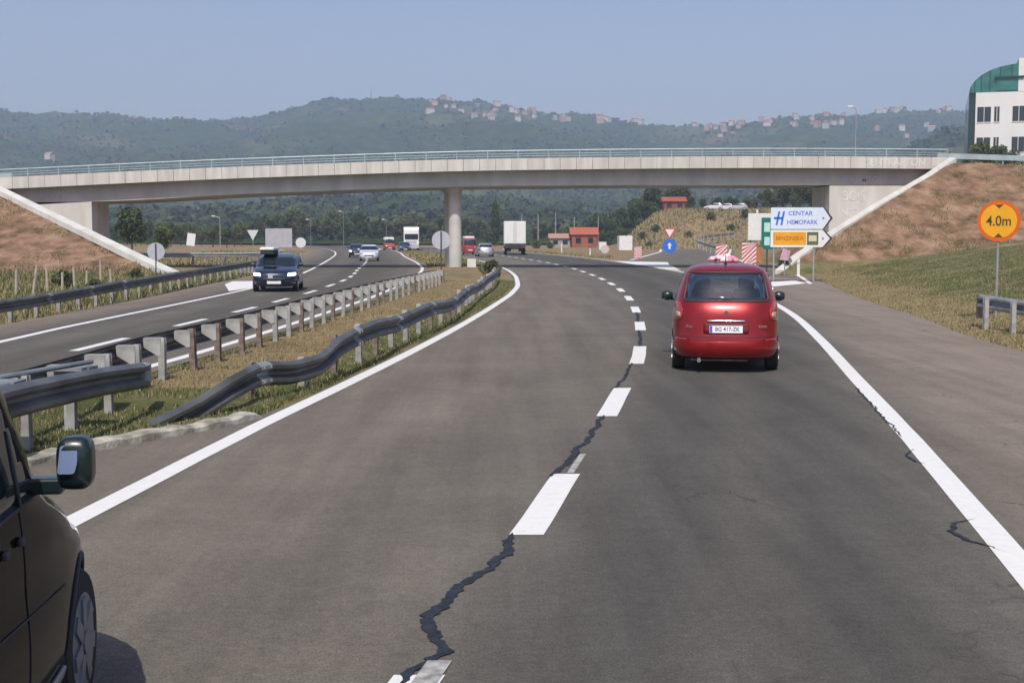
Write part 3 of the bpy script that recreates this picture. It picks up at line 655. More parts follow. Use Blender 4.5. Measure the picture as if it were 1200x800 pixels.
class Shell:
    def __init__(s, prof, nx=2.6, ny=8, nyf=None):
        s.nyf = nyf or (lambda z: ny)
        s.yr = pchip([(p[0], p[1]) for p in prof]); s.yf = pchip([(p[0], p[2]) for p in prof]); s.w = pchip([(p[0], p[3]) for p in prof])
        s.z0 = prof[0][0]; s.z1 = prof[-1][0]; s.nx = nx; s.ny = ny
    def rings(s, nz=44, n=64, inset=0.0, zlo=None, zhi=None):
        zlo = s.z0 if zlo is None else zlo; zhi = s.z1 if zhi is None else zhi; out = []
        for k in range(nz):
            t = k / (nz - 1); z = zlo + (zhi - zlo) * (1 - (1 - t) ** 1.25)
            w = s.w(z) - inset; a = s.yr(z) + inset; c = s.yf(z) - inset; yc = (a + c) / 2; L = (c - a) / 2; r = []
            for i in range(n):
                th = 2 * math.pi * (i + 0.5) / n; cx, sy = math.cos(th), math.sin(th)
                r.append((w * math.copysign(abs(cx) ** (2 / s.nx), cx), yc + L * math.copysign(abs(sy) ** (2 / s.nyf(z)), sy), z))
            out.append(r)
        return out
    def _q(s, x, z): return (max(0.0, 1 - min(1, abs(x) / s.w(z)) ** s.nx)) ** (1 / s.nyf(z))
    def rear(s, off=0.0):
        return lambda x, z: (x, (s.yr(z)+s.yf(z))/2 - (s.yf(z)-s.yr(z))/2 * s._q(x, z) - off, z)
    def front(s, off=0.0):
        return lambda x, z: (x, (s.yr(z)+s.yf(z))/2 + (s.yf(z)-s.yr(z))/2 * s._q(x, z) + off, z)
    def side(s, sg, off=0.0):
        def f(y, z):
            yc = (s.yr(z)+s.yf(z))/2; L = (s.yf(z)-s.yr(z))/2
            return (sg * (s.w(z) * max(0, 1 - min(1, abs((y-yc)/L)) ** s.nyf(z)) ** (1/s.nx) + off), y, z)
        return f
def rounded(pts, r=0.05, n=4):
    out = []; N = len(pts)
    for i in range(N):
        p = Vector(pts[i]); a = Vector(pts[i-1]); c = Vector(pts[(i+1) % N]); u = (a-p); v = (c-p); k = min(r, u.length*.45, v.length*.45)
        A = p + u.normalized()*k; B = p + v.normalized()*k
        for j in range(n+1):
            t = j/n; out.append(tuple((1-t)**2*A + 2*t*(1-t)*p + t*t*B))
    return out
def patch(name, outline, fn, m, parent, thick=0.008, grid=0.07, r=0.04, smooth=True):
    o2 = rounded(outline, r) if r else outline
    bm = bmesh.new(); vs = [bm.verts.new((p[0], p[1], 0)) for p in o2]; bm.faces.new(vs)
    for ax in (0, 1):
        lo = min(p[ax] for p in o2); hi = max(p[ax] for p in o2); k = lo + grid
        while k < hi:
            no = (1, 0, 0) if ax == 0 else (0, 1, 0); co = (k, 0, 0) if ax == 0 else (0, k, 0)
            bmesh.ops.bisect_plane(bm, geom=bm.verts[:]+bm.edges[:]+bm.faces[:], plane_co=co, plane_no=no, dist=1e-6); k += grid
    for v in bm.verts: v.co = fn(v.co.x, v.co.y)
    me = bpy.data.meshes.new(name); bm.to_mesh(me); bm.free(); me.materials.append(m)
    if smooth: me.polygons.foreach_set('use_smooth', [True]*len(me.polygons))
    o = bpy.data.objects.new(name, me); COL.objects.link(o); o.parent = parent
    md = o.modifiers.new('solid', 'SOLIDIFY'); md.thickness = thick; md.offset = 0
    return o
def seal(name, outline, fn, m, parent, r=0.04, w=0.012, closed=True):
    o2 = rounded(outline, r) if closed else outline
    P = []
    N = len(o2)
    for i in range(N if closed else N-1):
        a = Vector(o2[i]); c = Vector(o2[(i+1) % N]); k = max(1, int((c-a).length/0.08))
        for j in range(k): P.append(Vector(fn(*(a + (c-a)*j/k))))
    if not closed: P.append(Vector(fn(*o2[-1])))
    b = MB(); M = len(P)
    for i in range(M if closed else M-1): b.cyl(P[i], P[(i+1) % M], w, n=6, caps=False) if (P[i]-P[(i+1)%M]).length > 1e-5 else None
    return b.build(name, m, parent, smooth=True)
def bool_cut(o, cutters):
    for c in cutters:
        md = o.modifiers.new('cut', 'BOOLEAN'); md.operation = 'DIFFERENCE'; md.solver = 'EXACT'; md.object = c
    bpy.context.view_layer.update()
    me = bpy.data.meshes.new_from_object(o.evaluated_get(bpy.context.evaluated_depsgraph_get()))
    o.modifiers.clear(); o.data = me
    for c in cutters: bpy.data.objects.remove(c)
def fix_normals(o):
    bm = bmesh.new(); bm.from_mesh(o.data); bmesh.ops.recalc_face_normals(bm, faces=bm.faces[:]); bm.to_mesh(o.data); bm.free()
def wheel(parent, x, y, r=0.31, w=0.2, m_rim=RIM, spokes=5):
    sg = 1 if x > 0 else -1; b = MB(); prof = [(-w/2, r*.62), (-w/2, r*.93), (-w*.38, r), (w*.38, r), (w/2, r*.93), (w/2, r*.62)]; n = 32
    rings = [[(p, math.cos(2*math.pi*i/n)*q, math.sin(2*math.pi*i/n)*q) for i in range(n)] for p, q in prof]
    b.loft(rings); t = b.build('wheel', BLACKR, parent, smooth=False); t.location = (x, y, r)
    b = MB(); b.cyl((sg*(w/2-.045), 0, 0), (sg*(w/2+.004), 0, 0), r*.66, n=28)
    for k in range(spokes):
        a = 2*math.pi*k/spokes; M = Matrix.Rotation(a, 4, 'X'); b.box(sg*(w/2+.003) if sg > 0 else -(w/2+.014), sg*(w/2+.014) if sg > 0 else -(w/2+.003), -.035, .035, .03, r*.60, M=M)
    b.cyl((sg*(w/2), 0, 0), (sg*(w/2+.02), 0, 0), r*.16, n=14)
    b.build('rim', m_rim, t, smooth=False)
    return t
def body(root, sh, paint, axles, wr=0.36, hollow=None, prisms=(), width=1.75, name='body', depth=0.30):
    b = MB(); b.loft(sh.rings()); o = b.build(name, paint, None, smooth=False); fix_normals(o); cut = []
    for y in axles:
        for sg in (-1, 1):
            c = MB(); c.cyl((sg*(width/2 - depth), y, wr*.88), (sg*(width/2+.3), y, wr*.88), wr, n=36); oc = c.build('cutter', DARKM); fix_normals(oc); cut.append(oc)
    if hollow:
        c = MB(); c.loft(sh.rings(nz=24, n=48, inset=0.055, zlo=hollow[0], zhi=hollow[1])); oc = c.build('cutter', SEATM); fix_normals(oc); cut.append(oc)
    for axis, outline, lo, hi in prisms:
        c = MB(); pts = rounded(outline, 0.05)
        if axis == 'y': r0 = [(p[0], lo, p[1]) for p in pts]; r1 = [(p[0], hi, p[1]) for p in pts]
        else: r0 = [(lo, p[0], p[1]) for p in pts]; r1 = [(hi, p[0], p[1]) for p in pts]
        c.loft([r0, r1]); oc = c.build('cutter', DARKM); fix_normals(oc); cut.append(oc)
    for oc in cut: oc.parent = None
    bool_cut(o, cut); o.parent = root
    for p in o.data.polygons: p.use_smooth = True
    try: o.data.set_sharp_from_angle(angle=R(35))
    except Exception: pass
    return o
def plate(parent, M, w=0.52, h=0.11, body_='BG 417-ZK'):
    b = MB(); b.box(-w/2, w/2, -.008, 0.006, -h/2, h/2, M=M); p = b.build('number_plate', PLATE, parent)
    b = MB(); b.box(-w/2+.004, -w/2+.045, -.010, -.0085, -h/2+.004, h/2-.004, M=M); b.build('country_band', PLATE_B, p)
    text('plate_number', body_, h*.78, M @ T((0.02, -.0095, 0)), INK, p, 0.0008, sx=.95)
    return p

# --- the red car ahead of us, seen from behind
RX, RY = 3.27, 19.5; rh = -math.atan(0.145)
rc = empty('car', (RX, RY, 0), rh, 'metallic red compact people carrier driving ahead in the right lane, rear window see-through', 'car')
rc.scale = (.965, 1, 1)
sh = Shell([(.20,.16,4.08,.76),(.28,.05,4.2,.83),(.40,.0,4.26,.865),(.52,.01,4.27,.872),(.62,.035,4.25,.875),(.75,.055,4.15,.872),(.85,.07,4.0,.868),(.95,.10,3.75,.86),(1.05,.15,3.45,.84),(1.12,.20,3.25,.822),(1.3,.31,2.95,.762),(1.45,.42,2.65,.705),(1.54,.52,2.42,.655),(1.60,.66,2.25,.585),(1.64,.85,2.05,.47),(1.66,1.1,1.85,.30)], nx=3.0, ny=7)
rw = [(-.655,1.115),(.655,1.115),(.575,1.515),(-.575,1.515)]
body(rc, sh, RED, (.80, 3.40), hollow=(.62, 1.60), prisms=[('y', rw, -1, 5)], wr=.34, width=1.72)
rwo = [(-.675,1.095),(.675,1.095),(.595,1.53),(-.595,1.53)]
patch('rear_window', rwo, sh.rear(-.004), GLASS, rc, 0.005, r=.06)
seal('window_seal', rwo, sh.rear(.002), DARKM, rc, r=.06, w=.016)
patch('windscreen', rwo, sh.front(-.004), GLASS, rc, 0.005, r=.06)
for sg in (-1, 1):
    patch('side_window', [(.75,1.12),(2.9,1.10),(2.35,1.50),(.95,1.50)], sh.side(sg, .004), GLASS_D, rc, r=.05)
    tl = patch('tail_light', [(sg*.835,.80),(sg*.70,.82),(sg*.685,.95),(sg*.72,1.08),(sg*.805,1.08),(sg*.835,.95)], sh.rear(.008), LENS_R, rc, .014, r=.03, grid=.04)
    patch('indicator_lens', [(sg*.815,.85),(sg*.725,.85),(sg*.725,.93),(sg*.815,.93)], sh.rear(.018), LENS_W, tl, .008, r=.03, grid=.03)
    patch('reflector', [(sg*.80,.50),(sg*.62,.495),(sg*.62,.525),(sg*.80,.53)], sh.rear(.045), LENS_R, rc, .008, r=.01)
    for y in (.80, 3.40): wheel(rc, sg*.752, y, .31, .20)
    mr = MB(); rr = []
    for k in range(7):
        t = k/6; s_ = math.sin(math.pi*(0.12+0.76*t)) ** .5
        rr.append([(sg*(.90 + .20*t), 2.95 + math.cos(a)*.07*s_, 1.06 + math.sin(a)*.085*s_) for a in [2*math.pi*i/14 for i in range(14)]])
    mr.loft(rr); mr.box(sg*.80 if sg > 0 else -.93, sg*.93 if sg > 0 else -.80, 2.93, 2.98, .98, 1.03); mr.build('wing_mirror', TEAL, rc, smooth=True)
    b = MB(); b.box(sg*.38-.24, sg*.38+.24, 1.95, 2.15, .62, 1.22); b.box(sg*.38-.14, sg*.38+.14, 1.97, 2.09, 1.20, 1.42); b.build('seat', SEATM, rc, bevel=.05)
b = MB(); b.box(-.62, .62, .95, 1.1, .62, 1.08); b.box(-.50,-.24,.97,1.07,1.06,1.24); b.box(.24,.50,.97,1.07,1.06,1.24); b.build('rear_seat', SEATM, rc, bevel=.04)
patch('bumper', [(-.80,.24),(.80,.24),(.835,.36),(.83,.485),(-.83,.485),(-.835,.36)], sh.rear(.03), RED, rc, .05, r=.05, grid=.04)
patch('plate_recess_shade', [(-.36,.60),(.36,.60),(.36,.765),(-.36,.765)], sh.rear(-.004), mat('recess_shade_red', (0.16, .008, .01), .5), rc, .01, r=.04)  # flat darker red sheet, paints the shade of a recess around the plate
plate(rc, T((0, sh.rear(.012)(0, .675)[1], .675)) @ Matrix.Rotation(R(-9), 4, 'X'))
patch('boot_handle', [(-.30,.79),(.30,.79),(.30,.815),(-.30,.815)], sh.rear(.02), CHROME, rc, .02, r=.01)
patch('boot_seam', [(-.70,.555),(.70,.555),(.70,.563),(-.70,.563)], sh.rear(.003), INK, rc, .004, r=0)
for z in (.905, .935):
    b = MB(); y = sh.rear(.008)(0, z)[1]; b.poly([(-.05,0),(0,.035),(.05,0),(.05,.016),(0,.051),(-.05,.016)], T((0, y - .004, z - .02)), .008); b.build('emblem', CHROME, rc)
text('badge_mark', 'Xsara', .075, T((-.55, sh.rear(.006)(-.55,.715)[1], .715)), CHROME, rc, .002)
text('badge_mark', 'Picasso', .075, T((.53, sh.rear(.006)(.53,.725)[1], .725)), CHROME, rc, .002)
b = MB(); b.cyl((0, 1.02, 1.64), (0, .90, 1.80), .012, .006, n=8); b.cyl((0,1.02,1.60),(0,1.02,1.67),.03,n=10); b.build('aerial', INK, rc)
b = MB(); b.cyl((-.42,-.03,.20),(-.42,.5,.22),.032,n=12); b.box(-.55,.35,.25,1.0,.17,.26); b.build('exhaust', mat('exhaust_grey',(0.25,.25,.25),.5,metal=.5,var=.3,scale=9), rc)
b = MB(); b.cyl((0, 3.0, 1.43), (0, 2.98, 1.36), .02, n=8); b.box(-.11,.11,2.55,2.58,1.40,1.46); b.build('interior_mirror', INK, rc)
# pink bundle lying on its roof
pb = MB(); rnd = random.Random(3)
for k in range(46):
    a = rnd.uniform(0, 6.28); q = rnd.random() ** .6; cx, cy, cz = math.cos(a)*q*.27, math.sin(a)*q*.18, .04 + (1-q)*.09
    s_ = rnd.uniform(.035, .06); n = 7; rr = []
    for j in range(5):
        t = math.pi*(.08+.84*j/4); rr.append([(cx+math.cos(2*math.pi*i/n)*math.sin(t)*s_*rnd.uniform(.8,1.2), cy+math.sin(2*math.pi*i/n)*math.sin(t)*s_*rnd.uniform(.8,1.2), cz-math.cos(t)*s_*.8) for i in range(n)])
    pb.loft(rr, mi=k % 3)
pk = pb.build('flower_bundle', [mat('pink_cloth',(.72,.32,.42),.8), mat('pale_pink',(.78,.58,.66),.8), mat('white_petals',(.8,.76,.78),.8)], smooth=True)
tag(pk, 'pink and white flower bundle lying on the roof of the red car', 'flowers'); pk.location = (RX - .02 - 1.75*math.sin(rh), RY + 1.75, 1.655)

# --- the dark van beside us on the left
VAN = mat('black_brown_paint', (0.008, 0.0068, 0.0045), 0.08, coat=0.05, spec=.04)
vh = R(7); vn = empty('van', (-2.775, 5.34, 0), vh, 'dark brown van in the left lane cut off by the left edge of the picture', 'van')
vs_ = Shell([(.22,-4.05,.72,.86),(.35,-4.1,.84,.93),(.5,-4.12,.86,.95),(.66,-4.12,.83,.955),(.76,-4.12,.66,.95),(.84,-4.12,.36,.945),(.92,-4.11,.16,.945),(1.02,-4.1,-.06,.94),(1.12,-4.1,-.28,.93),(1.3,-4.08,-.42,.905),(1.62,-4.02,-.66,.86),(1.82,-3.95,-.88,.81),(1.90,-3.85,-1.12,.70),(1.94,-3.6,-1.6,.5)], nx=3.0, nyf=lambda z: 5 + 7 * sstep(.66, .98, z))
body(vn, vs_, VAN, (0.0, -3.0), wr=.375, width=1.86, depth=.30)
for sg in (-1, 1):
    for y in (0, -3.0): wheel(vn, sg*.80, y, .325, .225, mat('van_alloy_rim', (0.22,0.25,0.30), .4, metal=.6) if sg > 0 else RIM, 7)
    so = [(-.78,1.135),(-1.08,1.56),(-1.22,1.70),(-2.45,1.74),(-2.45,1.135)]
    patch('side_window', so, vs_.side(sg, .003), GLASS_D, vn, .005, r=.04); seal('window_seal', so, vs_.side(sg, .004), INK, vn, w=.007)
    patch('side_window', [(-2.6,1.135),(-2.6,1.74),(-3.85,1.72),(-3.85,1.135)], vs_.side(sg, .003), GLASS_D, vn, .005, r=.04)
    patch('quarter_divider', [(-1.03,1.135),(-1.055,1.135),(-1.055,1.41),(-1.03,1.385)], vs_.side(sg, .008), INK, vn, .006, r=0)
    patch('door_seam', [(-1.04,.30),(-1.0455,.30),(-1.0455,1.12),(-1.04,1.12)], vs_.side(sg, .001), INK, vn, .004, r=0)
    patch('sill_strip', [(-.44,.31),(-2.6,.31),(-2.6,.375),(-.44,.375)], vs_.side(sg, .008), mat('sill_grey',(.3,.3,.29),.5), vn, .014, r=.02)
    patch('reflection_line', [(-.46,.70),(-2.6,.84),(-2.6,.847),(-.46,.707)], vs_.side(sg, .002), INK, vn, .004, r=0)  # thin dark line painted along the door in place of a reflection
    for y in (-1.10, -1.30):
        p = vs_.side(sg, 0)(y, 1.035); b = MB(); b.box(p[0] + (0 if sg > 0 else -.02), p[0] + (.02 if sg > 0 else 0), y-.03, y+.03, 1.015, 1.045); b.build('door_handle', INK, vn, bevel=.008)
    seal('arch_lip', [(.0+.385*math.cos(a), .325+.385*math.sin(a)) for a in [math.pi*i/20 for i in range(1, 20)]], vs_.side(sg, .0), INK, vn, w=.011, closed=False)
    mv = MB(); rr = []
    for k in range(9):
        t = k/8; q = (1 - (2*t-1)**4) ** .5 * .9 + .1
        rr.append([(sg*(1.078 + .064*math.copysign(abs(math.cos(a))**.55, math.cos(a))*(.75+.25*q)), -.87 + .12*t, 1.255 + .098*math.copysign(abs(math.sin(a))**.55, math.sin(a))*(.6+.4*q)) for a in [2*math.pi*i/28 for i in range(28)]])
    mv.loft(rr); mo = mv.build('wing_mirror', TEAL, vn, smooth=True)
    b = MB(); b.box(sg*.89 if sg > 0 else -1.03, sg*1.03 if sg > 0 else -.89, -.84, -.76, 1.14, 1.20); b.build('mirror_arm', TEAL, mo, bevel=.01)
    b = MB(); M = T((sg*1.060, -.878, 1.275)) @ Matrix.Rotation(R(-14), 4, 'X')
    b.poly(rounded([(-.034,-.052),(.026,-.052),(.036,-.01),(.034,.052),(-.026,.052)], .012), M, .004); b.build('mirror_glass', mat('mirror_glass', (.75,.85,.95), .02, metal=1.0), mo)
ws = [(-.78,1.15),(.78,1.15),(.68,1.74),(-.68,1.74)]
patch('windscreen', ws, vs_.front(.004), GLASS_D, vn, .005)
patch('rear_window', [(-.7,1.15),(.7,1.15),(.64,1.72),(-.64,1.72)], vs_.rear(.004), GLASS_D, vn, .005)
for sg in (-1, 1): patch('headlight', [(sg*.55,.60),(sg*.86,.62),(sg*.84,.78),(sg*.55,.74)], vs_.front(.006), LAMP, vn, .01)

# --- other cars (hatchbacks) and their copies far away
def hatch(name, loc, rz, paint, label, lit=False, far=False, prof=None, wid=1.0, group=None, cat='car'):
    root = empty(name, loc, rz, label, cat, group)
    pr = prof or [(.2,.10,4.0,.78),(.30,.02,4.08,.835),(.45,.0,4.12,.86),(.60,.0,4.10,.865),(.70,.02,4.0,.865),(.78,.05,3.75,.86),(.85,.07,3.3,.85),(.92,.10,2.95,.84),(1.1,.22,2.6,.78),(1.28,.42,2.25,.70),(1.36,.6,2.0,.64),(1.41,.85,1.75,.54),(1.43,1.1,1.5,.4)]
    L = max(p[2] for p in pr); pr = [(p[0], p[1]-L/2, p[2]-L/2, p[3]*wid) for p in pr]
    s_ = Shell(pr, nx=3, ny=6.5); zt = pr[-1][0]
    body(root, s_, paint, (-L/2+.75, L/2-.8), wr=.33, width=1.72*wid, depth=.28)
    zb = .96 if zt < 1.7 else 1.1; zt2 = zt - .13
    wa, wb_ = s_.w(zb)-.10, s_.w(zt2)-.09
    patch('windscreen', [(-wa,zb),(wa,zb),(wb_,zt2),(-wb_,zt2)], s_.front(.006), GLASS_D, root, .008)
    patch('rear_window', [(-wa,zb+.06),(wa,zb+.06),(wb_,zt2),(-wb_,zt2)], s_.rear(.006), GLASS_D, root, .008)
    for sg in (-1, 1):
        patch('side_window', [(-L/2+.55,zb+.02),(L/2-1.45,zb),(L/2-1.95 if zt < 1.7 else L/2-1.6,zt2),(-L/2+.85,zt2)], s_.side(sg, .005), GLASS_D, root, .008)
        patch('headlight', [(sg*.50,.60),(sg*.80,.62),(sg*.80,.74),(sg*.52,.72)], s_.front(.012), LAMP_ON if lit else LAMP, root, .016, grid=.04)
        patch('tail_light', [(sg*.62,.68),(sg*.80,.68),(sg*.80,.90),(sg*.66,.90)], s_.rear(.010), LENS_R, root, .014, grid=.04)
        for y in (-L/2+.75, L/2-.8): wheel(root, sg*(.755*wid), y, .30, .19)
        b = MB(); b.box(sg*.84*wid if sg > 0 else -1.02*wid, sg*1.02*wid if sg > 0 else -.84*wid, L/2-1.55, L/2-1.45, zb-.02, zb+.12); b.build('wing_mirror', paint, root, bevel=.03)
    patch('grille', [(-.42,.42),(.42,.42),(.40,.52),(-.40,.52)], s_.front(.008), INK, root, .01)
    M = T((0, s_.front(.02)(0, .36)[1], .37)) @ Matrix.Rotation(math.pi, 4, 'Z'); b = MB(); b.box(-.26,.26,-.006,.006,-.055,.055, M=M); b.build('number_plate', PLATE, root)
    M = T((0, s_.rear(.02)(0, .55)[1], .55)); b = MB(); b.box(-.26,.26,-.006,.006,-.055,.055, M=M); b.build('number_plate', PLATE, root)
    return root
def hd(f, y): return -math.atan(f(y + 1) - f(y) )
NAVY = mat('navy_paint', (0.012, 0.022, 0.05), 0.2, coat=1.0, metal=.2)
dcar = hatch('car', (-9.25, 50.8, 0), math.pi + hd(fOL, 50) + R(4), NAVY, 'dark navy car coming towards the camera with headlights on and a load on its roof', lit=True,
      prof=[(.2,.10,4.2,.80),(.30,.02,4.3,.85),(.45,.0,4.34,.88),(.65,.0,4.32,.885),(.78,.02,4.2,.88),(.88,.05,3.9,.87),(.98,.08,3.4,.855),(1.05,.12,3.2,.84),(1.25,.24,2.9,.78),(1.36,.40,2.5,.70),(1.42,.6,2.2,.62),(1.45,.9,1.9,.5)])
b = MB(); cp = []
b.box(-.02,.16,-.012,.012,-.09,.09, M=T((.06, 2.17, .62))); b.build('badge_mark', mat('bright_square', (.8,.82,.85), .2, metal=.6), dcar)  # small bright square on the front of the navy car
rl = empty('roof_load', (-9.55, 50.5, 1.45), math.pi, 'white topped bundle strapped on the roof of the dark navy car', 'roof load')
b = MB(); b.box(-.28,.28,-.55,.55,.12,.24); b.build('cover', WHITE, rl, bevel=.05)
b = MB(); b.box(-.26,.26,-.5,.5,-.04,.12); b.build('bag', mat('dark_green_bag', (.02,.035,.025), .8), rl, bevel=.03)
hatch('car', (-12.75, 114.5, 0), math.pi + hd(fDL, 114), mat('white_paint', (.72,.75,.80), .25, coat=.8), 'white hatchback coming towards the camera under the bridge', group='distant traffic')
hatch('car', (-16.2, 134, 0), math.pi + hd(fOL, 134), mat('black_paint', (.02,.02,.022), .25, coat=.8), 'dark car half hidden behind the oncoming white hatchback', lit=True, group='distant traffic')
hatch('car', (-15.6, 186, 0), math.pi + hd(fOL, 186), mat('blue_black_paint', (.02,.04,.06), .25, coat=.8), 'dark blue car in front of the oncoming white truck', group='distant traffic')
hatch('car', (-3.0, 138, 0), hd(fL, 138), mat('silver_paint', (.52,.55,.60), .3, metal=.6, coat=.8), 'silver car driving away to the right of the bridge pier', group='distant traffic')
vp = [(.2,.08,4.3,.80),(.35,.0,4.4,.86),(.6,.0,4.42,.88),(.8,.01,4.3,.88),(.95,.02,4.0,.88),(1.05,.03,3.75,.87),(1.3,.06,3.4,.84),(1.6,.10,3.0,.79),(1.8,.2,2.7,.74),(1.9,.35,2.5,.66),(1.94,.6,2.2,.5)]
vr = hatch('van', (-20.3, 212, 0), math.pi + hd(fOL, 212), mat('dull_red_paint', (.38,.06,.04), .35, coat=.5), 'small red van with white roof coming towards the camera in the distance', prof=vp, group='distant traffic', cat='van')
b = MB(); b.box(-.80,.80,-2.1,.6,1.55,2.1); b.build('white_roof', WHITE, vr, bevel=.12)
vr = hatch('van', (-5.3, 155, 0), hd(fL, 155), mat('brick_red_paint', (.34,.05,.05), .35, coat=.5), 'red van with white load driving away just right of the bridge pier', prof=vp, group='distant traffic', cat='van')
b = MB(); b.box(-.6,.6,-1.4,.6,1.93,2.2); b.build('roof_cover', WHITE, vr, bevel=.08)

def truck_wheels(root, w, ys, r=.5):
    for y in ys:
        for sg in (-1, 1): wheel(root, sg*(w/2-.16), y, r, .32, spokes=6)
# box truck driving away
tw = empty('truck', (0.35, 151, 0), R(1), 'white box truck driving away, its two rear doors closed', 'truck')
b = MB(); b.box(-1.28, 1.28, 0, 7.5, 1.28, 3.95); b.build('cargo_box', WHITE, tw, bevel=.04)
for sg in (-1, 1):
    b = MB(); b.box(sg*.64-.60, sg*.64+.60, -.05, -.005, 1.36, 3.86); d = b.build('rear_door', mat('door_white', (.76,.76,.74), .5, var=.04), tw, bevel=.02)
    b = MB(); b.cyl((sg*.12, -.075, 1.36), (sg*.12, -.075, 3.86), .02, n=8); b.build('locking_bar', GALV, d)
    b = MB(); b.box(sg*.95-.14, sg*.95+.14, -.03, .02, .86, 1.0); b.build('tail_light', LENS_R, tw)
b = MB(); b.box(-.5, .5, .2, 9, .7, 1.27); b.box(-1.2, 1.2, 0, .15, .82, 1.24); b.box(-1.15,-.45,1.0,1.06,.4,1.2); b.box(.45,1.15,1.0,1.06,.4,1.2); b.build('chassis', DARKM, tw)
b = MB(); b.loft([[(-1.2,7.9,.6),(1.2,7.9,.6),(1.2,7.9,3.1),(-1.2,7.9,3.1)],[(-1.2,9.3,.6),(1.2,9.3,.6),(1.2,9.3,3.0),(-1.2,9.3,3.0)],[(-1.15,9.9,.6),(1.15,9.9,.6),(1.1,9.6,2.5),(-1.1,9.6,2.5)]]); b.build('cab', WHITE, tw, bevel=.05)
truck_wheels(tw, 2.5, (1.4, 2.6, 8.9), .48)
# oncoming articulated truck
to = empty('truck', (-15.9, 203, 0), math.pi + hd(fIL, 203) - R(4), 'white articulated truck coming towards the camera, dark trailer behind its cab', 'truck')
b = MB(); b.loft([[(-1.22,-2.0,.9),(1.22,-2.0,.9),(1.22,-2.0,3.6),(-1.22,-2.0,3.6)],[(-1.22,-.3,.9),(1.22,-.3,.9),(1.22,-.3,3.7),(-1.22,-.3,3.7)],[(-1.2,.15,.9),(1.2,.15,.9),(1.15,-.05,3.2),(-1.15,-.05,3.2)]]); b.build('cab', WHITE, to, bevel=.08)
b = MB(); b.box(-1.05,1.05,.06,.14,1.75,2.6, M=T((0,.02,0))); b.build('windscreen', GLASS_D, to, bevel=.03)
b = MB(); b.box(-.8,.8,.16,.19,1.15,1.55); b.box(-1.2,1.2,.0,.25,.35,.88); b.build('bumper_and_grille', mat('truck_grey', (.45,.46,.46), .5), to, bevel=.03)
for sg in (-1, 1):
    b = MB(); b.box(sg*.95-.15, sg*.95+.15, .2, .27, .55, .75); b.build('headlight', LAMP, to)
    b = MB(); b.box(sg*1.36-.1, sg*1.36+.1, -.2, -.1, 2.0, 2.7); b.build('wing_mirror', INK, to)
b = MB(); b.box(-1.25,1.25,-14.5,-2.5,1.2,3.85); b.build('trailer', mat('dark_tarpaulin', (.05,.05,.065), .7, var=.2), to, bevel=.03)
b = MB(); b.box(-.5,.5,-14.3,-.2,.7,1.18); b.build('chassis', DARKM, to)
truck_wheels(to, 2.5, (-.9, -3.6, -11.5, -12.8), .5)

# ------------------------------------------------------------ signs
POLE = mat('sign_pole', (0.40, 0.41, 0.42), 0.5, metal=.5, var=.1)
BACK = mat('sign_back_grey', (0.50, 0.51, 0.56), 0.5, metal=.2, var=.08)
DGREY = mat('dark_pole', (0.07, 0.07, 0.075), 0.6)
def disc(r, n=40): return [(r*math.cos(2*math.pi*i/n), r*math.sin(2*math.pi*i/n)) for i in range(n)]
def sign(name, loc, rz, label, outline, m, zc, hp=None, mp=POLE, front_pole=False, cat='road sign', rp=.03, thick=.015, tilt=0.0, poles=(0,), group=None):
    g = empty(name, loc, rz, label, cat, group); b = MB()
    for px_ in poles:
        b = MB(); y = -.05 if front_pole else .05; b.cyl((px_, y, -.3), (px_, y, hp or zc), rp, n=10); b.build('pole', mp, g)
    M = T((0, 0, zc)) @ Matrix.Rotation(tilt, 4, 'Y'); b = MB(); b.poly(outline, M, thick); b.build('panel', m, g)
    return g, M
# round orange height limit sign
sx_, sy_ = 11.55, 30.5; SZ = H(sx_, sy_)
ORG = mat('sign_orange', (0.80, 0.38, 0.012), .4, var=.05); RIMO = mat('sign_red_orange', (0.66, 0.12, 0.005), .4)
sg_, M = sign('road_sign', (sx_, sy_, SZ), -R(18), 'round orange sign with a red rim reading 4.0m on a thin grey pole', disc(.45), RIMO, (2.466-SZ)/1.08, mp=POLE, rp=.028)
sg_.scale = (1.08, 1.08, 1.08)
b = MB(); b.poly(disc(.375), M @ T((0, -.004, 0)), .0035); b.build('sign_face', ORG, sg_)
for q in ([(-.09,.36),(.09,.36),(0,.27)], [(-.09,-.36),(0,-.27),(.09,-.36)]):
    b = MB(); b.poly(q, M @ T((0,-.008,0)), .003); b.build('arrow_mark', mat('mark_brown', (0.16,0.03,0.01), .5), sg_)
text('sign_text', '4.0m', .31, M @ T((0, -.008, -.01)), mat('sign_ink', (0.06,0.045,0.01), .6), sg_, .001, sx=.85)
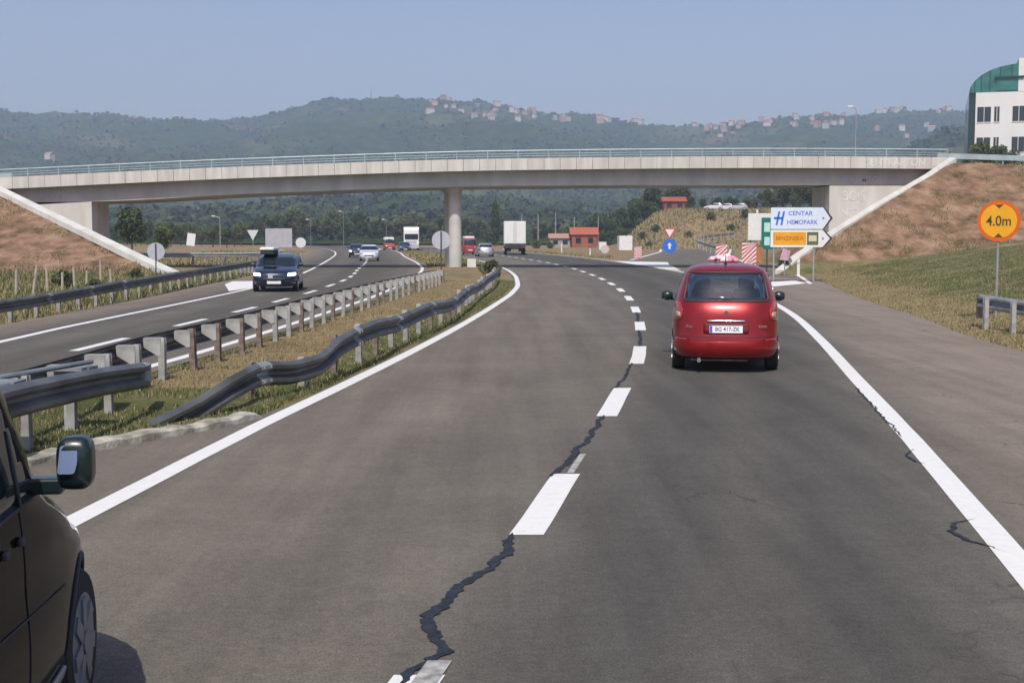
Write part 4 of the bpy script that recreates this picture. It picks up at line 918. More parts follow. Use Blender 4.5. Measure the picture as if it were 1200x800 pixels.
# pointed direction boards
bx, by = 20.3, 60.0; bz = 0.7
X0 = (902-600)/1500*by; 
db = empty('direction_sign', (12.1, 60, 0), -R(4), 'pair of pointed direction boards, white with blue lettering above, orange below', 'road sign')
WB = mat('sign_white_blue', (0.66, 0.72, 0.82), .4, var=.03); WB2 = mat('sign_cream', (0.74, 0.73, 0.70), .4)
BLU = mat('sign_blue', (0.03, 0.16, 0.62), .4); BLU2 = mat('lettering_blue', (0.10, 0.13, 0.60), .4); ORB = mat('board_orange', (0.72, 0.33, 0.015), .4, var=.1, scale=3); BRN = mat('lettering_rust', (0.45, 0.10, 0.01), .5); OLV = mat('board_olive', (0.10, 0.12, 0.06), .5)
def board(z0, z1, m):
    w = 2.72; t = .34; h = (z1-z0)/2; p = MB(); p.poly(rounded([(-.02,z0),(w-t,z0),(w,z0+h),(w-t,z1),(-.02,z1)], .04), I4, .02)
    o = p.build('board', m, db)
    p = MB(); p.poly([(w-t-.05,z0-.02),(w-t+.05,z0-.02),(w+.12,z0+h),(w-t+.05,z1+.02),(w-t-.05,z1+.02),(w+.0,z0+h)], T((0,.021,0)), .03); p.build('board_edge', INK, o)
    return o, w, (z0+z1)/2
o1, w, zc = board(2.46, 3.46, WB)
text('board_text', 'CENTAR', .29, T((.78, -.004, zc+.22)), BLU2, o1, .001, align='LEFT'); text('board_text', 'HEMOPARK', .29, T((.72, -.004, zc-.19)), BLU2, o1, .001, align='LEFT', sx=.93)
b = MB(); Mh = T((.42, -.004, zc)) @ Matrix(((1,0,.18,0),(0,1,0,0),(0,0,1,0),(0,0,0,1)))
for r_ in ((-.16,-.07,-.32,.32),(.06,.15,-.32,.32),(-.30,.15,-.05,.06)): b.box(r_[0], r_[1], -.004, .002, r_[2], r_[3], M=Mh)
b.build('logo', BLU, o1)
o2, w, zc = board(1.62, 2.42, WB2)
b = MB(); b.box(.10, 1.62, -.006, -.001, zc-.30, zc+.30); b.build('board_field', ORB, o2); b = MB(); b.box(1.66, 2.18, -.006, -.001, zc-.30, zc+.30); b.build('board_field', OLV, o2)
b = MB(); b.box(1.74, 2.1, -.009, -.0065, zc-.13, zc+.15); b.build('pictogram', mat('pictogram_cream', (.6,.55,.35), .5), o2)
text('board_text', 'BENZINSKA', .26, T((.86, -.0085, zc)), BRN, o2, .001, sx=.92)
for zq, oo in ((2.96, o1), (2.02, o2)):
    b = MB(); b.poly([(2.36,zq-.07),(2.46,zq),(2.36,zq+.07)], T((0,-.006,0)), .004); b.build('arrow_mark', BLU2, oo)
for px_ in (.15, 2.0):
    b = MB(); b.cyl((px_, .08, -.3), (px_, .08, 3.4), .045, n=12); b.build('pole', POLE, db)
# white board with green sign in front of it, further back
wb = empty('direction_sign', (14.6, 77, 0), -R(6), 'white board with a dark green panel standing behind the pointed direction boards', 'road sign')
b = MB(); b.box(-.45, .95, 0, .04, 1.9, 3.5); b.box(.02,.14,0,.04,3.5,3.72); b.build('panel', WHITE, wb, bevel=.01)
GRN = mat('sign_green', (0.01, 0.17, 0.13), .4); b = MB(); b.box(.34, .98, -.05, -.01, 1.35, 3.25); b.build('green_panel', GRN, wb)
b = MB(); b.box(.50,.85,-.06,-.052,2.4,2.95); b.box(.52,.84,-.06,-.052,1.6,2.1); b.build('pictogram', mat('pale_mint', (.5,.72,.66), .5), wb)
for px_ in (-.3, .7): b = MB(); b.cyl((px_, .08, -.3), (px_, .08, 3.2), .045, n=10); b.build('pole', DGREY, wb)
# striped hazard boards round the island
RED_S = mat('sign_red', (0.55, 0.05, 0.05), .5); WS = mat('sign_white', (0.76, 0.74, 0.74), .5)
def hazard(x, y, zc, w, h, label, sgn=1):
    g, M = sign('hazard_board', (x, y, 0), 0, label, [(-w/2,-h/2),(w/2,-h/2),(w/2,h/2),(-w/2,h/2)], WS, zc, cat='hazard board')
    b = MB(); k = -h/2 - w; 
    while k < h/2:
        pts = [(-w/2, k), (w/2, k + w*sgn if sgn > 0 else k), (w/2, (k + w + .11)), (-w/2, k + .11)]
        if sgn < 0: pts = [(-w/2, k + w), (w/2, k), (w/2, k + .11), (-w/2, k + w + .11)]
        q = [(p[0], max(-h/2, min(h/2, p[1]))) for p in pts]
        if max(p[1] for p in q) - min(p[1] for p in q) > .02: b.poly(q, M @ T((0, -.006, 0)), .004)
        k += .24
    b.build('stripes', RED_S, g)
hazard(11.6, 71, 1.22, .62, .95, 'small red and white striped board above the roof of the red car')
hazard(12.75, 69, 1.10, .78, 1.35, 'tall red and white striped hazard board left of the pointed direction boards')
hazard(11.0, 112, .75, .65, 1.0, 'pale striped hazard board left of the blue round sign at the painted island tip', -1)
b_, M = sign('hazard_board', (13.65, 71, 0), 0, 'weathered orange marker board behind the pointed direction boards', [(-.22,-.42),(.22,-.42),(.22,.42),(-.22,.42)], mat('faded_orange', (.42,.17,.07), .7, var=.2, scale=4), 1.1, cat='hazard board')
b_, M = sign('hazard_board', (14.9, 70, 0), 0, 'faded pink marker board below the pointed direction boards', [(-.30,-.3),(.18,-.34),(.30,.18),(-.1,.34)], mat('faded_pink', (.55,.36,.42), .7, var=.2, scale=4), 1.15, cat='hazard board')
b_, M = sign('hazard_board', (9.2, 127, 0), 0, 'small pale round marker in the dry grass left of the island', disc(.42, 16), mat('dusty_white', (.55,.5,.45), .7), .9, cat='marker')
# yield + blue round sign
bs, M = sign('road_sign', (17.8, 145, 0.1), 0, 'upside down triangle above a round blue sign on one pole beside the exit ramp', [(-.75,1.15),(.75,1.15),(0,-.1)], RED_S, 1.85, hp=3.0)
b = MB(); b.poly([(-.52,1.02),(.52,1.02),(0,.14)], M @ T((0,-.006,0)), .004); b.build('sign_face', WS, bs)
b = MB(); b.poly(disc(.80, 28), M @ T((0,-.01,-.85)), .02); b.build('blue_disc', BLU, bs); b = MB(); b.poly([(-.12,-1.2),(.12,-1.2),(.12,-.8),(.28,-.8),(0,-.45),(-.28,-.8),(-.12,-.8)], M @ T((0,-.016,0)), .004); b.build('arrow_mark', WS, bs)
# signs of the other carriageway, seen from the back
sign('road_sign', (-16.65, 60, 0), 0, 'round grey back of a sign on a dark pole at the left embankment foot', disc(.41), BACK, 1.42, hp=1.8, mp=DGREY, front_pole=True)
sign('road_sign', (-3.2, 58, 0), 0, 'round grey back of a sign on a dark pole on the median before the pier', disc(.42), BACK, 1.95, hp=2.35, mp=DGREY, front_pole=True)
sign('road_sign', (-39, 156, 0.3), 0, 'leaning white rectangular board beside the side road on the left', [(-.5,-.75),(.5,-.75),(.5,.75),(-.5,.75)], WHITE, 1.5, tilt=R(8))
sign('road_sign', (-22.4, 111, 0), 0, 'white upside down triangle sign left of the grey billboard', [(-.5,.45),(.5,.45),(0,-.45)], mat('pale_back', (.62,.66,.64), .6), 2.25)
sign('billboard', (-21.8, 120, 0), 0, 'wide grey back of a direction board behind the dark oncoming car', [(-1.25,-.85),(1.25,-.85),(1.25,.9),(-1.25,.9)], mat('board_back', (.42,.41,.45), .6, var=.08, scale=2), 2.0, poles=(-.9,.9), front_pole=False, cat='billboard')
sign('road_sign', (-18.1, 110, 0), 0, 'small round white sign right of the grey billboard', disc(.44, 24), mat('pale_disc', (.66,.70,.70), .6), 1.62)
# marker posts
for x, y, h, lab in ((15.3, 68.5, .95, 'white marker post by the painted chevron right of the red car'), (6.3, 163, 1.3, 'taller white marker post at the dry grass beyond the bridge'), (8.4, 138, .9, 'short white marker post at the dry grass beyond the bridge')):
    g = empty('marker_post', (x, y, H(x, y)), 0, lab, 'marker post'); b = MB(); b.box(-.07,.07,-.05,.05,-.2,h*.72); b.build('post', WHITE, g); b = MB(); b.box(-.071,.071,-.051,.051,h*.72,h*.82); b.build('reflector_band', mat('post_band', (.5,.45,.42), .5), g); b = MB(); b.box(-.07,.07,-.05,.05,h*.82,h); b.build('post_top', WHITE, g)
b = MB(); b.box(-.30,.30,-.25,.25,-.1,.62); cb = b.build('concrete_block', CONC_W, None, bevel=.03); cb.location = (-2.72, 86.6, 0); tag(cb, 'pale concrete block standing right of the bridge pier', 'concrete block')
# wooden stakes of the old fence on the left
for i, (px_, hh, dx) in enumerate(((18,1.0,.06),(37,1.15,.22),(56,1.0,-.03),(73,.8,.02),(88,.95,-.04),(101,.8,.05),(118,1.2,.02),(131,.8,-.05))):
    y = 44 + i * 1.3; x = (px_ - 600) / 1500 * y; g = empty('stake', (x, y, H(x, y)), 0, 'grey wooden fence stake in the weeds at the foot of the left embankment', 'stake', 'old fence stakes at the left embankment')
    b = MB(); b.cyl((0,0,-.2), (dx, 0, hh), .055, .045, n=7); b.build('stem', mat('grey_wood', (.40,.36,.30), .9, var=.2, scale=6), g)
# lamp posts
def lamp_post(x, y, h, label, arm=.9, k=1.0):
    z = H(x, y); g = empty('street_lamp', (x, y, z), 0, label, 'street lamp'); b = MB(); b.cyl((0,0,-.3),(0,0,h),.09*k,.05*k,n=10); b.build('pole', POLE, g)
    b = MB(); b.cyl((0,0,h),(-arm,0,h+.25),.045,n=8); b.build('arm', POLE, g); b = MB(); b.box(-arm-.5,-arm+.1,-.14,.14,h+.18,h+.36); b.build('lamp_head', mat('lamp_head_white', (.7,.7,.72), .4), g, bevel=.04)
lamp_post(-50, 220, 5.3, 'slim lamp post left of the triangle sign, before the far trees')
lamp_post(-47, 300, 6.0, 'distant lamp post among the trees right of the round white sign', .6, .55)
lamp_post(-31.5, 322, 6.3, 'distant lamp post above the small red van', .6, .55)
lamp_post(-40, 305, 8.0, 'distant lamp post above the oncoming white hatchback', .6, .55)
lamp_post(37.5, 141, 16.0, 'tall lamp post rising beyond the right half of the bridge', .5)
for i, x in enumerate((2, 5.5, 9.5, 14, 20)):
    b = MB(); g = empty('pole', (x, 262 + 9*i, 0), 0, 'thin pale utility pole beyond the white truck', 'pole', 'utility poles beyond the white truck'); b.cyl((0,0,-.3),(0,0,6.5+.5*(i%3)),.11,.08,n=8); b.build('shaft', GALV_L, g)

# ------------------------------------------------------------ buildings
def building_glazed():
    g = empty('office_building', (66, 187, 0), -R(18), 'white office building with curved green glass corner roof beyond the right embankment', 'building')
    Wm = mat('white_render', (.72,.71,.70), .7, var=.03, scale=.3); TG = mat('green_glass', (.015,.11,.095), .12, spec=.9, col2=(.03,.2,.17), scale=.6); DW = mat('dark_window', (.02,.035,.04), .1, spec=.8)
    b = MB(); b.box(.9, 26, 0, 22, -1, 22.8); b.build('wall', Wm, g)
    b = MB(); b.box(6.55, 14, -.04, 20, 22.82, 27.5); b.build('tower', Wm, g)
    # dark glazed end wall and the curved roof
    b = MB(); b.box(-.02, .9, .5, 21, -1, 22.8); b.build('glass_wall', mat('dark_teal_glass', (.006,.035,.035), .12, spec=.8), g)
    prof = [(0, 22.8)] + [(7.3 - 7.3*math.cos(a), 22.8 + 4.0*math.sin(a)) for a in [math.pi/2*i/14 for i in range(1, 15)]] + [(7.3, 22.8)]
    b = MB(); b.poly(prof, T((0, .15, 0)), 20); rf = b.build('glass_roof', TG, g)
    for a in [math.pi/2*i/7 for i in range(1, 7)]:
        x, z = 7.3 - 7.3*math.cos(a), 22.8 + 4*math.sin(a); b = MB(); b.cyl((x, .1, 22.8), (x, .1, z), .06, n=6); b.build('mullion', mat('mullion', (.03,.09,.08), .5), rf)
    b = MB(); b.box(3.6, 7.2, -.02, .10, 23.0, 24.7); d = b.build('dormer_glass', TG, g); b = MB(); b.box(3.4, 7.3, -.3, .14, 24.7, 25.0); b.build('dormer_edge', mat('dark_green_edge', (.01,.05,.045), .4), d)
    for fl in range(6):
        zt = 20.75 - 4.35*fl
        if zt < 2: break
        for (a, c) in ((1.15, 3.0), (3.45, 4.15), (5.9, 7.6), (10.2, 12.0), (14, 15.8), (18, 19.8), (22, 23.8)):
            b = MB(); b.box(a, c, -.03, .02, zt-2.15, zt); w_ = b.build('window', DW, g); b = MB(); b.box((a+c)/2-.04, (a+c)/2+.04, -.07, -.035, zt-2.15, zt); b.box(a-.06, c+.06, -.09, -.035, zt-2.27, zt-2.16); b.build('frame', Wm, w_)
    return g
building_glazed()
def small_house(name, x, y, w, d, h, roofh, wm, rm, label, group=None, rz=0, windows=True, z=None, cat='house'):
    z = H(x, y) if z is None else z; g = empty(name, (x, y, z), rz, label, cat, group); b = MB(); b.box(-w/2, w/2, -d/2, d/2, -3, h); wl_ = b.build('wall', wm, g)
    b = MB(); e = .4; b.add([(-w/2-e,-d/2-e,h),(w/2+e,-d/2-e,h),(w/2+e,d/2+e,h),(-w/2-e,d/2+e,h),(-w/2-e,0,h+roofh),(w/2+e,0,h+roofh)], [(0,1,5,4),(2,3,4,5),(1,2,5),(3,0,4),(3,2,1,0)]); b.build('roof', rm, g)
    if windows:
        for i in range(max(2, int(w/3))):
            xx = -w/2 + w*(i+.5)/max(2, int(w/3)); b = MB(); b.box(xx-.5, xx+.5, -d/2-.03, -d/2+.02, h*.35, h*.75); b.build('window', GLASS_D, g)
    return g
HW = [mat('house_white', (.54,.51,.46), .8), mat('house_cream', (.46,.37,.28), .8), mat('house_ochre', (.40,.27,.18), .8), mat('house_grey', (.34,.32,.31), .8)]
HR = [mat('roof_tile_red', (.40,.11,.065), .85), mat('roof_tile_brown', (.26,.14,.10), .85), mat('roof_tile_pale', (.42,.24,.17), .85)]
BRK = mat('bare_brick', (.28,.10,.06), .9, var=.2, scale=1)
small_house('house', 14.6, 262, 5.0, 7, 2.6, 1.5, BRK, HR[0], 'red brick house with red roof beyond the dry grass verge')
small_house('house', 9.9, 266, 4.0, 6, 1.9, 1.0, HW[3], HR[2], 'low grey shed left of the red brick house')
b = MB(); b.box(-1.05,1.05,-2,2,0,2.3); q = b.build('container', WHITE, None, bevel=.05); q.location = (18.0, 205, 0); tag(q, 'white container left of the dry slope beyond the bridge', 'container')
b = MB(); b.box(-.6,.6,-1.2,1.2,0,1.3); q = b.build('container', WHITE, None, bevel=.05); q.location = (14.9, 212, 0); tag(q, 'small white box container right of the red brick house', 'container')
small_house('house', 33.6, 268, 4.4, 4, 1.9, 1.0, mat('red_wall', (.24,.075,.055), .9, var=.2, scale=1), mat('red_roof', (.33,.08,.055), .9, var=.2, scale=1), 'bright red hut on top of the dry slope under the bridge')
for i, (px_, col_) in enumerate(((835, 'white'), (847, 'white'), (863, 'pale grey'))):
    y = 262; x = (px_-600)/1500*y; hatch('car', (x, y, H(x, y)), R(80), mat('parked_paint', (.7,.71,.73) if i < 2 else (.5,.5,.5), .3, coat=.6), ('left one of two white cars parked on top of the dry slope', 'right one of two white cars parked on top of the dry slope', 'pale grey car parked on top of the dry slope')[i], group='cars parked on the dry slope')

# houses of the hillside villages
def ray_hill(u, v):
    best = None
    for k in range(90):
        y = 900 + k * 18.0; x = (u - 600) / 1500 * y; z = hillH(x, y); vv = 278 - (z - 2.08) / y * 1500
        if vv <= v + 1.0: return x, y, z
    x = (u-600)/1500*2440; return x, 2440, hillH(x, 2440)
rnd = random.Random(11)
clusters = [((195, 240), (134, 136), 4, 'left ridge'), ((282, 332), (128, 134), 7, 'ridge left of the summit'), ((392, 408), (115, 117), 2, 'summit ridge left of the mast'),
            ((503, 545), (120, 136), 9, 'ridge right of the mast'), ((555, 600), (126, 143), 11, 'ridge above the truck'), ((604, 712), (131, 146), 20, 'long village on the middle ridge'), ((735, 778), (143, 148), 7, 'saddle of the ridge'),
            ((808, 872), (142, 163), 22, 'hill village over the red car'), ((880, 985), (132, 152), 20, 'village beside the tall lamp post'), ((1000, 1120), (127, 136), 16, 'right ridge by the glass building'), ((1010, 1090), (140, 168), 5, 'wooded slope at the right'), ((57, 72), (189, 191), 1, 'lower left slope')]
hp = {}
for (u0, u1), (v0, v1), n, nm in clusters:
    for i in range(n):
        u = rnd.uniform(u0, u1); v = rnd.uniform(v0, v1); x, y, z = ray_hill(u, v); k = rnd.randrange(4) if rnd.random() < .6 else 0; r_ = rnd.randrange(3)
        key = (k, r_)
        if key not in hp:
            o = small_house('house', x, y, 12, 10, 6.5, 3.2, HW[k], HR[r_], 'x', z=0, windows=False); hp[key] = o
        else: o = copy_tree(hp[key])
        s_ = rnd.uniform(.38, .8); o.location = (x, y, z + 1.2); o.scale = (s_*rnd.uniform(.8,1.4), s_, s_*rnd.uniform(.9, 1.2)); o.rotation_euler = (0, 0, rnd.uniform(-.9, .9))
        o['label'] = '%s %s house with %s roof on the %s' % ('small' if s_ < .65 else 'large' if s_ > .82 else 'mid-sized', ('white','cream','ochre','grey')[k], ('red tiled','brown tiled','pale tiled')[r_], nm)
        o['group'] = 'houses on the ' + nm
mx_, my_ = (437-600)/1500*2420, 2420; mz = hillH(mx_, my_)
b = MB()
for a, c in ((-2.2,-2.2),(2.2,-2.2),(0,2.4)): b.cyl((a, c, -5), (a*.25, c*.25, 34), .5, .3, n=6)
for z in range(2, 34, 4): b.cyl((-2.2+.05*z, -2.2+.05*z, z), (2.2-.05*z, -2.2+.05*z, z+4), .25, n=5)
m_ = b.build('radio_mast', mat('mast_grey', (.3,.28,.3), .7)); m_.location = (mx_, my_, mz); tag(m_, 'faint lattice radio mast on the summit of the wooded ridge', 'radio mast')

# ------------------------------------------------------------ trees and shrubs
LEAF = [mat('leaf_dark', (.035,.065,.022), .8, var=.2, scale=.3), mat('leaf_mid', (.07,.105,.036), .8, var=.2, scale=.3), mat('leaf_light', (.12,.15,.05), .8, var=.2, scale=.3), mat('leaf_olive', (.12,.115,.05), .85, var=.2, scale=.3)]
BARK = mat('bark', (.10,.075,.055), .95, var=.3, scale=3)
def crown_mesh(rnd, h, rad, n, leaf, base=.25, col=False, tone=(0,1,1,2)):
    """leaf sized faces spread through overlapping clumps"""
    b = MB(); clumps = []
    nc = 9 if col else 16
    for k in range(nc):
        t = (k + .5) / nc
        if col: c = (rnd.uniform(-.2,.2)*rad, rnd.uniform(-.2,.2)*rad, h*(base*.3 + (1-base*.3)*t)); r = rad*(.45 + .6*math.sin(math.pi*min(1, .12+.85*t)))
        else:
            a = rnd.uniform(0, 6.28); q = rnd.uniform(0.1, .72) * (1 - .35*abs(2*t-1)); c = (math.cos(a)*rad*q, math.sin(a)*rad*q, h*(base + (1-base)*(.12+.72*t))); r = rad*rnd.uniform(.28, .52)*(1 - .3*t)
        clumps.append((c, r, rnd.choice(tone)))
    for i in range(n):
        c, r, tn = rnd.choice(clumps); v = Vector((rnd.gauss(0,1), rnd.gauss(0,1), rnd.gauss(0,.85))).normalized() * r * rnd.uniform(.55, 1.08)
        p = Vector(c) + v; s = leaf*rnd.uniform(.6, 1.3); u = Vector((rnd.gauss(0,1), rnd.gauss(0,1), rnd.gauss(0,.6))).normalized(); w = u.cross((v.normalized()*.7 + Vector((rnd.gauss(0,.6), rnd.gauss(0,.6), rnd.gauss(0,.6)))).normalized())
        if w.length < .1: continue
        w.normalize(); mi = tn if rnd.random() < .75 else rnd.choice((0,1,2,3))
        b.add([p - u*s, p + w*s*.6, p + u*s, p - w*s*.6], [(0,1,2,3)], mi)
    return b
def make_tree(name, seed, h, rad, n, leaf, label, cat='tree', base=.25, col=False, tone=(0,1,1,2), group=None, trunk=True):
    rnd = random.Random(seed); g = empty(name, (0,0,0), 0, label, cat, group)
    crown_mesh(rnd, h, rad, n, leaf, base, col, tone).build('crown', LEAF, g)
    if trunk:
        b = MB(); b.cyl((0,0,-.6), (rnd.uniform(-.1,.1)*rad, 0, h*.6), max(.12, h*.03), h*.012, n=9)
        for k in range(5):
            a = rnd.uniform(0, 6.28); z0 = h*rnd.uniform(.25,.5); b.cyl((0,0,z0), (math.cos(a)*rad*.6, math.sin(a)*rad*.6, z0 + h*rnd.uniform(.15,.3)), h*.013, h*.004, n=6)
        b.build('trunk', BARK, g)
    return g
PROTO = [make_tree('broadleaf_tree', 1, 8, 3.4, 5200, .22, ''), make_tree('broadleaf_tree', 2, 8, 3.0, 5200, .22, '', tone=(0,0,1,1)), make_tree('broadleaf_tree', 3, 8, 3.8, 5200, .22, '', tone=(1,2,2,3)), make_tree('poplar_tree', 4, 12, 1.5, 5200, .22, '', col=True, tone=(0,0,1)), make_tree('shrub', 5, 2.6, 1.9, 2600, .14, '', cat='shrub', base=0.05, tone=(1,2,3,3), trunk=True)]
used = [False]*5
def plant(k, x, y, s, label, group=None, z=None, sz=None, rz=None):
    root = PROTO[k] if not used[k] else copy_tree(PROTO[k]); used[k] = True
    root.location = (x, y, (H(x, y) if y < 340 else hillH(x, y)) if z is None else z); root.scale = (s, s, sz or s); root.rotation_euler = (0, 0, random.uniform(0, 6.28) if rz is None else rz)
    root['label'] = label
    if group: root['group'] = group
    elif 'group' in root: del root['group']
    return root
random.seed(5)
plant(1, -41.5, 140, .68, 'large dark green tree just right of the left abutment wall', rz=.4)
plant(0, -37.5, 138, .42, 'smaller green tree at the right flank of the large dark tree', rz=1.)
plant(3, -4.0, 300, .70, 'tall narrow poplar left of the white box truck', sz=.86)
plant(1, -5.5, 292, .55, 'round dark tree at the foot of the tall poplar')
plant(3, 42.5, 330, .8, 'dark narrow poplar beside the bright red hut', sz=1.0)
# tree belt behind the oncoming carriageway
for i in range(46):
    u = 135 + i*8.6 + random.uniform(-4, 4); y = random.uniform(235, 330); x = (u-600)/1500*y
    if u > 285: y = random.uniform(346, 372); x = (u-600)/1500*y
    top = random.choice((268, 264, 260, 254)) if u > 215 else 262
    h = 2.08 + (278-top)*y/1500; k = random.choice((0, 1, 2, 2, 0)); plant(k, x, y, h/8*random.uniform(.95, 1.25), ('green', 'dark green', 'light olive green')[k] + ' tree in the belt behind ' + ('the leaning white board' if u < 245 else 'the triangle sign and grey billboard' if u < 345 else 'the round white sign' if u < 400 else 'the oncoming white hatchback' if u < 445 else 'the small red van and white truck'), 'tree belt on the left')
for i in range(22):
    u = 480 + i*13 + random.uniform(-5, 5); y = random.uniform(345, 380) if u < 720 else random.uniform(300, 330); x = (u-600)/1500*y
    k = random.choice((0, 1, 1, 2)); plant(k, x, y, random.uniform(.55, .95), ('green', 'dark green', 'light olive green')[k] + ' tree in the far row beyond the trucks', 'tree row beyond the trucks', z=0.5)
for i in range(9):
    u = 655 + i*10; y = random.uniform(275, 300); x = (u-600)/1500*y; k = random.choice((0, 1)); plant(k, x, y, random.uniform(.3, .5), ('green', 'dark green')[k] + ' bush row tree between the brick house and the slope', 'bushes behind the brick house')
for i in range(17):
    u = 800 + i*10.5 + random.uniform(-3, 3); y = random.uniform(275, 300); x = (u-600)/1500*y; k = random.choice((0, 1, 2)); s_ = .45 + .55*sstep(850, 950, u)
    plant(k, x, y, s_*random.uniform(.7, 1.0), ('green', 'dark green', 'light olive green')[k] + ' tree on top of the dry slope ' + ('behind the parked cars' if u < 880 else 'above the pointed direction boards'), 'trees on the dry slope')
for i in range(12):
    u = 700 + i*9; y = random.uniform(300, 338); x = (u-600)/1500*y; plant(1, x, y, random.uniform(.85, 1.25), 'dark tree of the copse %s the red hut' % ('well left of' if i < 5 else 'just left of' if i < 9 else 'behind'), 'dark copse left of the red hut')
for i in range(14):
    x = 60 + i*2.6; y = random.uniform(170, 182); plant(random.choice((0,1,2)), x, y, random.uniform(.5,.75), 'green tree in front of the white office building', 'trees before the office building', z=9.5)
plant(4, -1.05, 63.5, .36, 'dry brown shrub at the far end of the near median guardrail')
for i, (u, y, s_) in enumerate(((752, 236, .5), (768, 240, .6), (806, 238, .45), (832, 246, .6), (856, 240, .5), (872, 248, .7), (760, 228, .4), (706, 232, .5), (645, 240, .5), (628, 238, .6))):
    plant(4, (u-600)/1500*y, y, s_, ('olive shrub on the bare mound beyond the bridge' if u > 745 else 'shrub in the dry verge right of the white truck'), 'shrubs beyond the bridge')
for i, (x, y, s_) in enumerate(((-15.6, 48, .22), (-18.2, 52, .30), (-21, 50, .26), (-24, 54, .32), (-27, 57, .3), (-18.2, 62, .24), (15.3, 72, .24))):
    plant(4, x, y, s_, ('low green shrub nearest the oncoming lanes among the fence stakes', 'low shrub in the weeds just left of the round grey sign back', 'low shrub halfway along the fence stakes', 'larger low shrub at the left end of the fence stakes', 'low shrub at the left picture edge before the bare slope', 'low shrub beside the foot of the left slope kerb', 'low shrub below the pink marker board')[i])

# the woods of the hills: every tree a small clump of leaf faces
rnd = random.Random(21); vs = []; fs = []; mi = []
for k in range(26000):
    y = 430 * (2560 / 430) ** (rnd.random() ** .9); u = rnd.uniform(-60, 1260); x = (u-600)/1500*y
    if n2(x, y, 130, 8) < -.22 and u < 1000: continue
    z = hillH(x, y) + 1.0; r = rnd.uniform(1.4, 4.2) * (.8 + .45 * sstep(1500, 2500, y)); tn = 0 if n2(x, y, 90, 3) > .05 else 1
    if rnd.random() < .15: tn = 2
    for q in range(7):
        v = Vector((rnd.gauss(0,1), rnd.gauss(0,1), abs(rnd.gauss(0,1)))).normalized(); p = Vector((x, y, z)) + v*r*.75; w = v.orthogonal().normalized()*r*rnd.uniform(.5,.8); t = v.cross(w)*rnd.uniform(.7, 1.1); o = len(vs)
        vs += [p-w, p-t, p+w, p+t]; fs.append((o, o+1, o+2, o+3)); mi.append(tn)
me = bpy.data.meshes.new('forest'); me.from_pydata(vs, [], fs)
for m in (mat('wood_dark', (.020,.038,.014), .95), mat('wood_mid', (.036,.060,.022), .95), mat('wood_light', (.075,.085,.035), .95)): me.materials.append(m)
me.polygons.foreach_set('material_index', mi); o = bpy.data.objects.new('forest', me); COL.objects.link(o); tag(o, kind='stuff')

# ------------------------------------------------------------ grass blades on the verges and the median
GRS = [mat('grass_green', (.095,.125,.038), .9), mat('grass_olive', (.17,.16,.065), .9), mat('grass_straw', (.34,.28,.15), .95), mat('grass_dark', (.05,.08,.022), .9)]
def grass(name, label_area, n, sampler, hmin, hmax, weights, wdt=.012):
    rnd = random.Random(n); vs = []; fs = []; mi = []
    k = 0
    while k < n:
        p = sampler(rnd)
        if p is None: continue
        x, y, dens, gw = p
        if rnd.random() > dens: k += 1; continue
        z = H(x, y); h = rnd.uniform(hmin, hmax) * (0.6 + .8*abs(n2(x, y, .7, 2))); a = rnd.uniform(0, 6.28); dx, dy = math.cos(a)*wdt, math.sin(a)*wdt; lx, ly = rnd.gauss(0, .35)*h, rnd.gauss(0, .35)*h; o = len(vs)
        vs += [(x-dx, y-dy, z-.01), (x+dx, y+dy, z-.01), (x+lx*.4+dx*.7, y+ly*.4+dy*.7, z+h*.6), (x+lx, y+ly, z+h), (x+lx*.4-dx*.7, y+ly*.4-dy*.7, z+h*.6)]
        fs.append((o, o+1, o+2, o+3, o+4)); q = rnd.random(); mi.append((0 if q < .5 else 1 if q < .8 else 3) if rnd.random() < gw else (2 if q < .75 else 1)); k += 1
    me = bpy.data.meshes.new(name); me.from_pydata(vs, [], fs)
    for m in GRS: me.materials.append(m)
    me.polygons.foreach_set('material_index', mi); o = bpy.data.objects.new(name, me); COL.objects.link(o); tag(o, kind='stuff'); return o
def median_s(r):
    y = 9 + (r.random() ** 1.5) * 50; a, c = fIL(y) + .35, fML(y) - (.06 if y > 14.7 else .12); x = r.uniform(a, c); t = (x-a)/(c-a)
    d, g = zone(x, y, H(x, y)); 
    return x, y, .9 if g > .5 else .5, .66 if g > .5 else .12
grass('grass', 'median', 56000, median_s, .02, .075, None, .008)
def tuft_s(r):
    y = 12 + (r.random() ** 1.3) * 40; x = fML(y) - .12 - abs(r.gauss(0, .10)); return x, y, .7, .75
grass('grass', 'edge', 9000, tuft_s, .04, .12, None, .008)
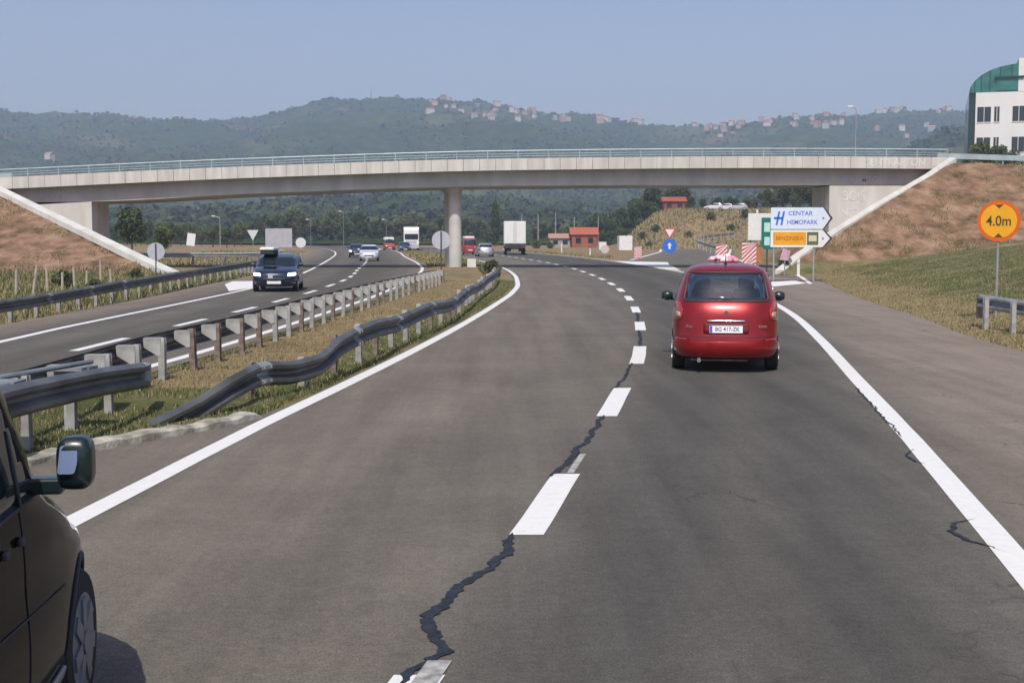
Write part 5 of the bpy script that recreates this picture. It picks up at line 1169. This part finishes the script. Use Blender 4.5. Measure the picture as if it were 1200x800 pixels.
def right_s(r):
    y = 21 + (r.random() ** 1.3) * 50; x = fGa(y) + .02 + (r.random() ** 1.3) * 13; g = fG(y); d = x - g
    if d < .0: return None
    return x, y, .9, .10 + .50*sstep(.9, 3.2, d + 2.0*n2(x, y, 3, 4)) + .25*n2(x, y, 1.8, 7)
grass('grass', 'right', 70000, right_s, .02, .11, None, .012)
def left_s(r):
    y = 24 + r.random()*48; x = fSL(y) - .2 - r.random()*16; 
    if bridge_fill(x, y) > .6: return None
    return x, y, .9, .55 + .3*n2(x, y, 4, 4)
grass('grass', 'left', 34000, left_s, .08, .35, None, .022)
def emb_s(r):
    x = r.choice((r.uniform(-50, -19), r.uniform(16, 45))); y = r.uniform(70, 86); f = bridge_fill(x, y)
    if f < .3 or n2(x, y, 1.6, 5) < .12: return None
    return x, y, .8, .25
grass('grass', 'embankment', 15000, emb_s, .06, .26, None, .025)
def mound_s(r):
    y = r.uniform(222, 275); x = (r.uniform(735, 960)-600)/1500*y
    return x, y, .8, .22 + .5*n2(x, y, 7, 6)
grass('grass', 'mound', 14000, mound_s, .25, .8, None, .12)
def far_s(r):
    y = r.uniform(92, 190); x = r.choice((r.uniform(fIL(y)+.5, fL(y)-.4), r.uniform(fSL(y)-14, fSL(y)-.5), fR(y) + r.uniform(.8, 3.5)))
    if x > fR(y) and y < 132: return None
    return x, y, .7, .3 + .4*n2(x, y, 6, 6)
grass('grass', 'far', 16000, far_s, .08, .35, None, .05)

# ------------------------------------------------------------ air
hz = MB(); hz.box(-2400, 2400, -1600, 3000, -1.7, 345); ho = hz.build('haze', bpy.data.materials.new('haze')); ho['kind'] = 'stuff'
hm = ho.data.materials[0]; hm.use_nodes = True; n = hm.node_tree.nodes; n.clear(); l = hm.node_tree.links
pv = n.new('ShaderNodeVolumePrincipled'); pv.inputs['Color'].default_value = (.62, .76, 1.0, 1); pv.inputs['Density'].default_value = 0.00033; pv.inputs['Anisotropy'].default_value = 0.0
oo = n.new('ShaderNodeOutputMaterial'); l.new(pv.outputs[0], oo.inputs['Volume'])
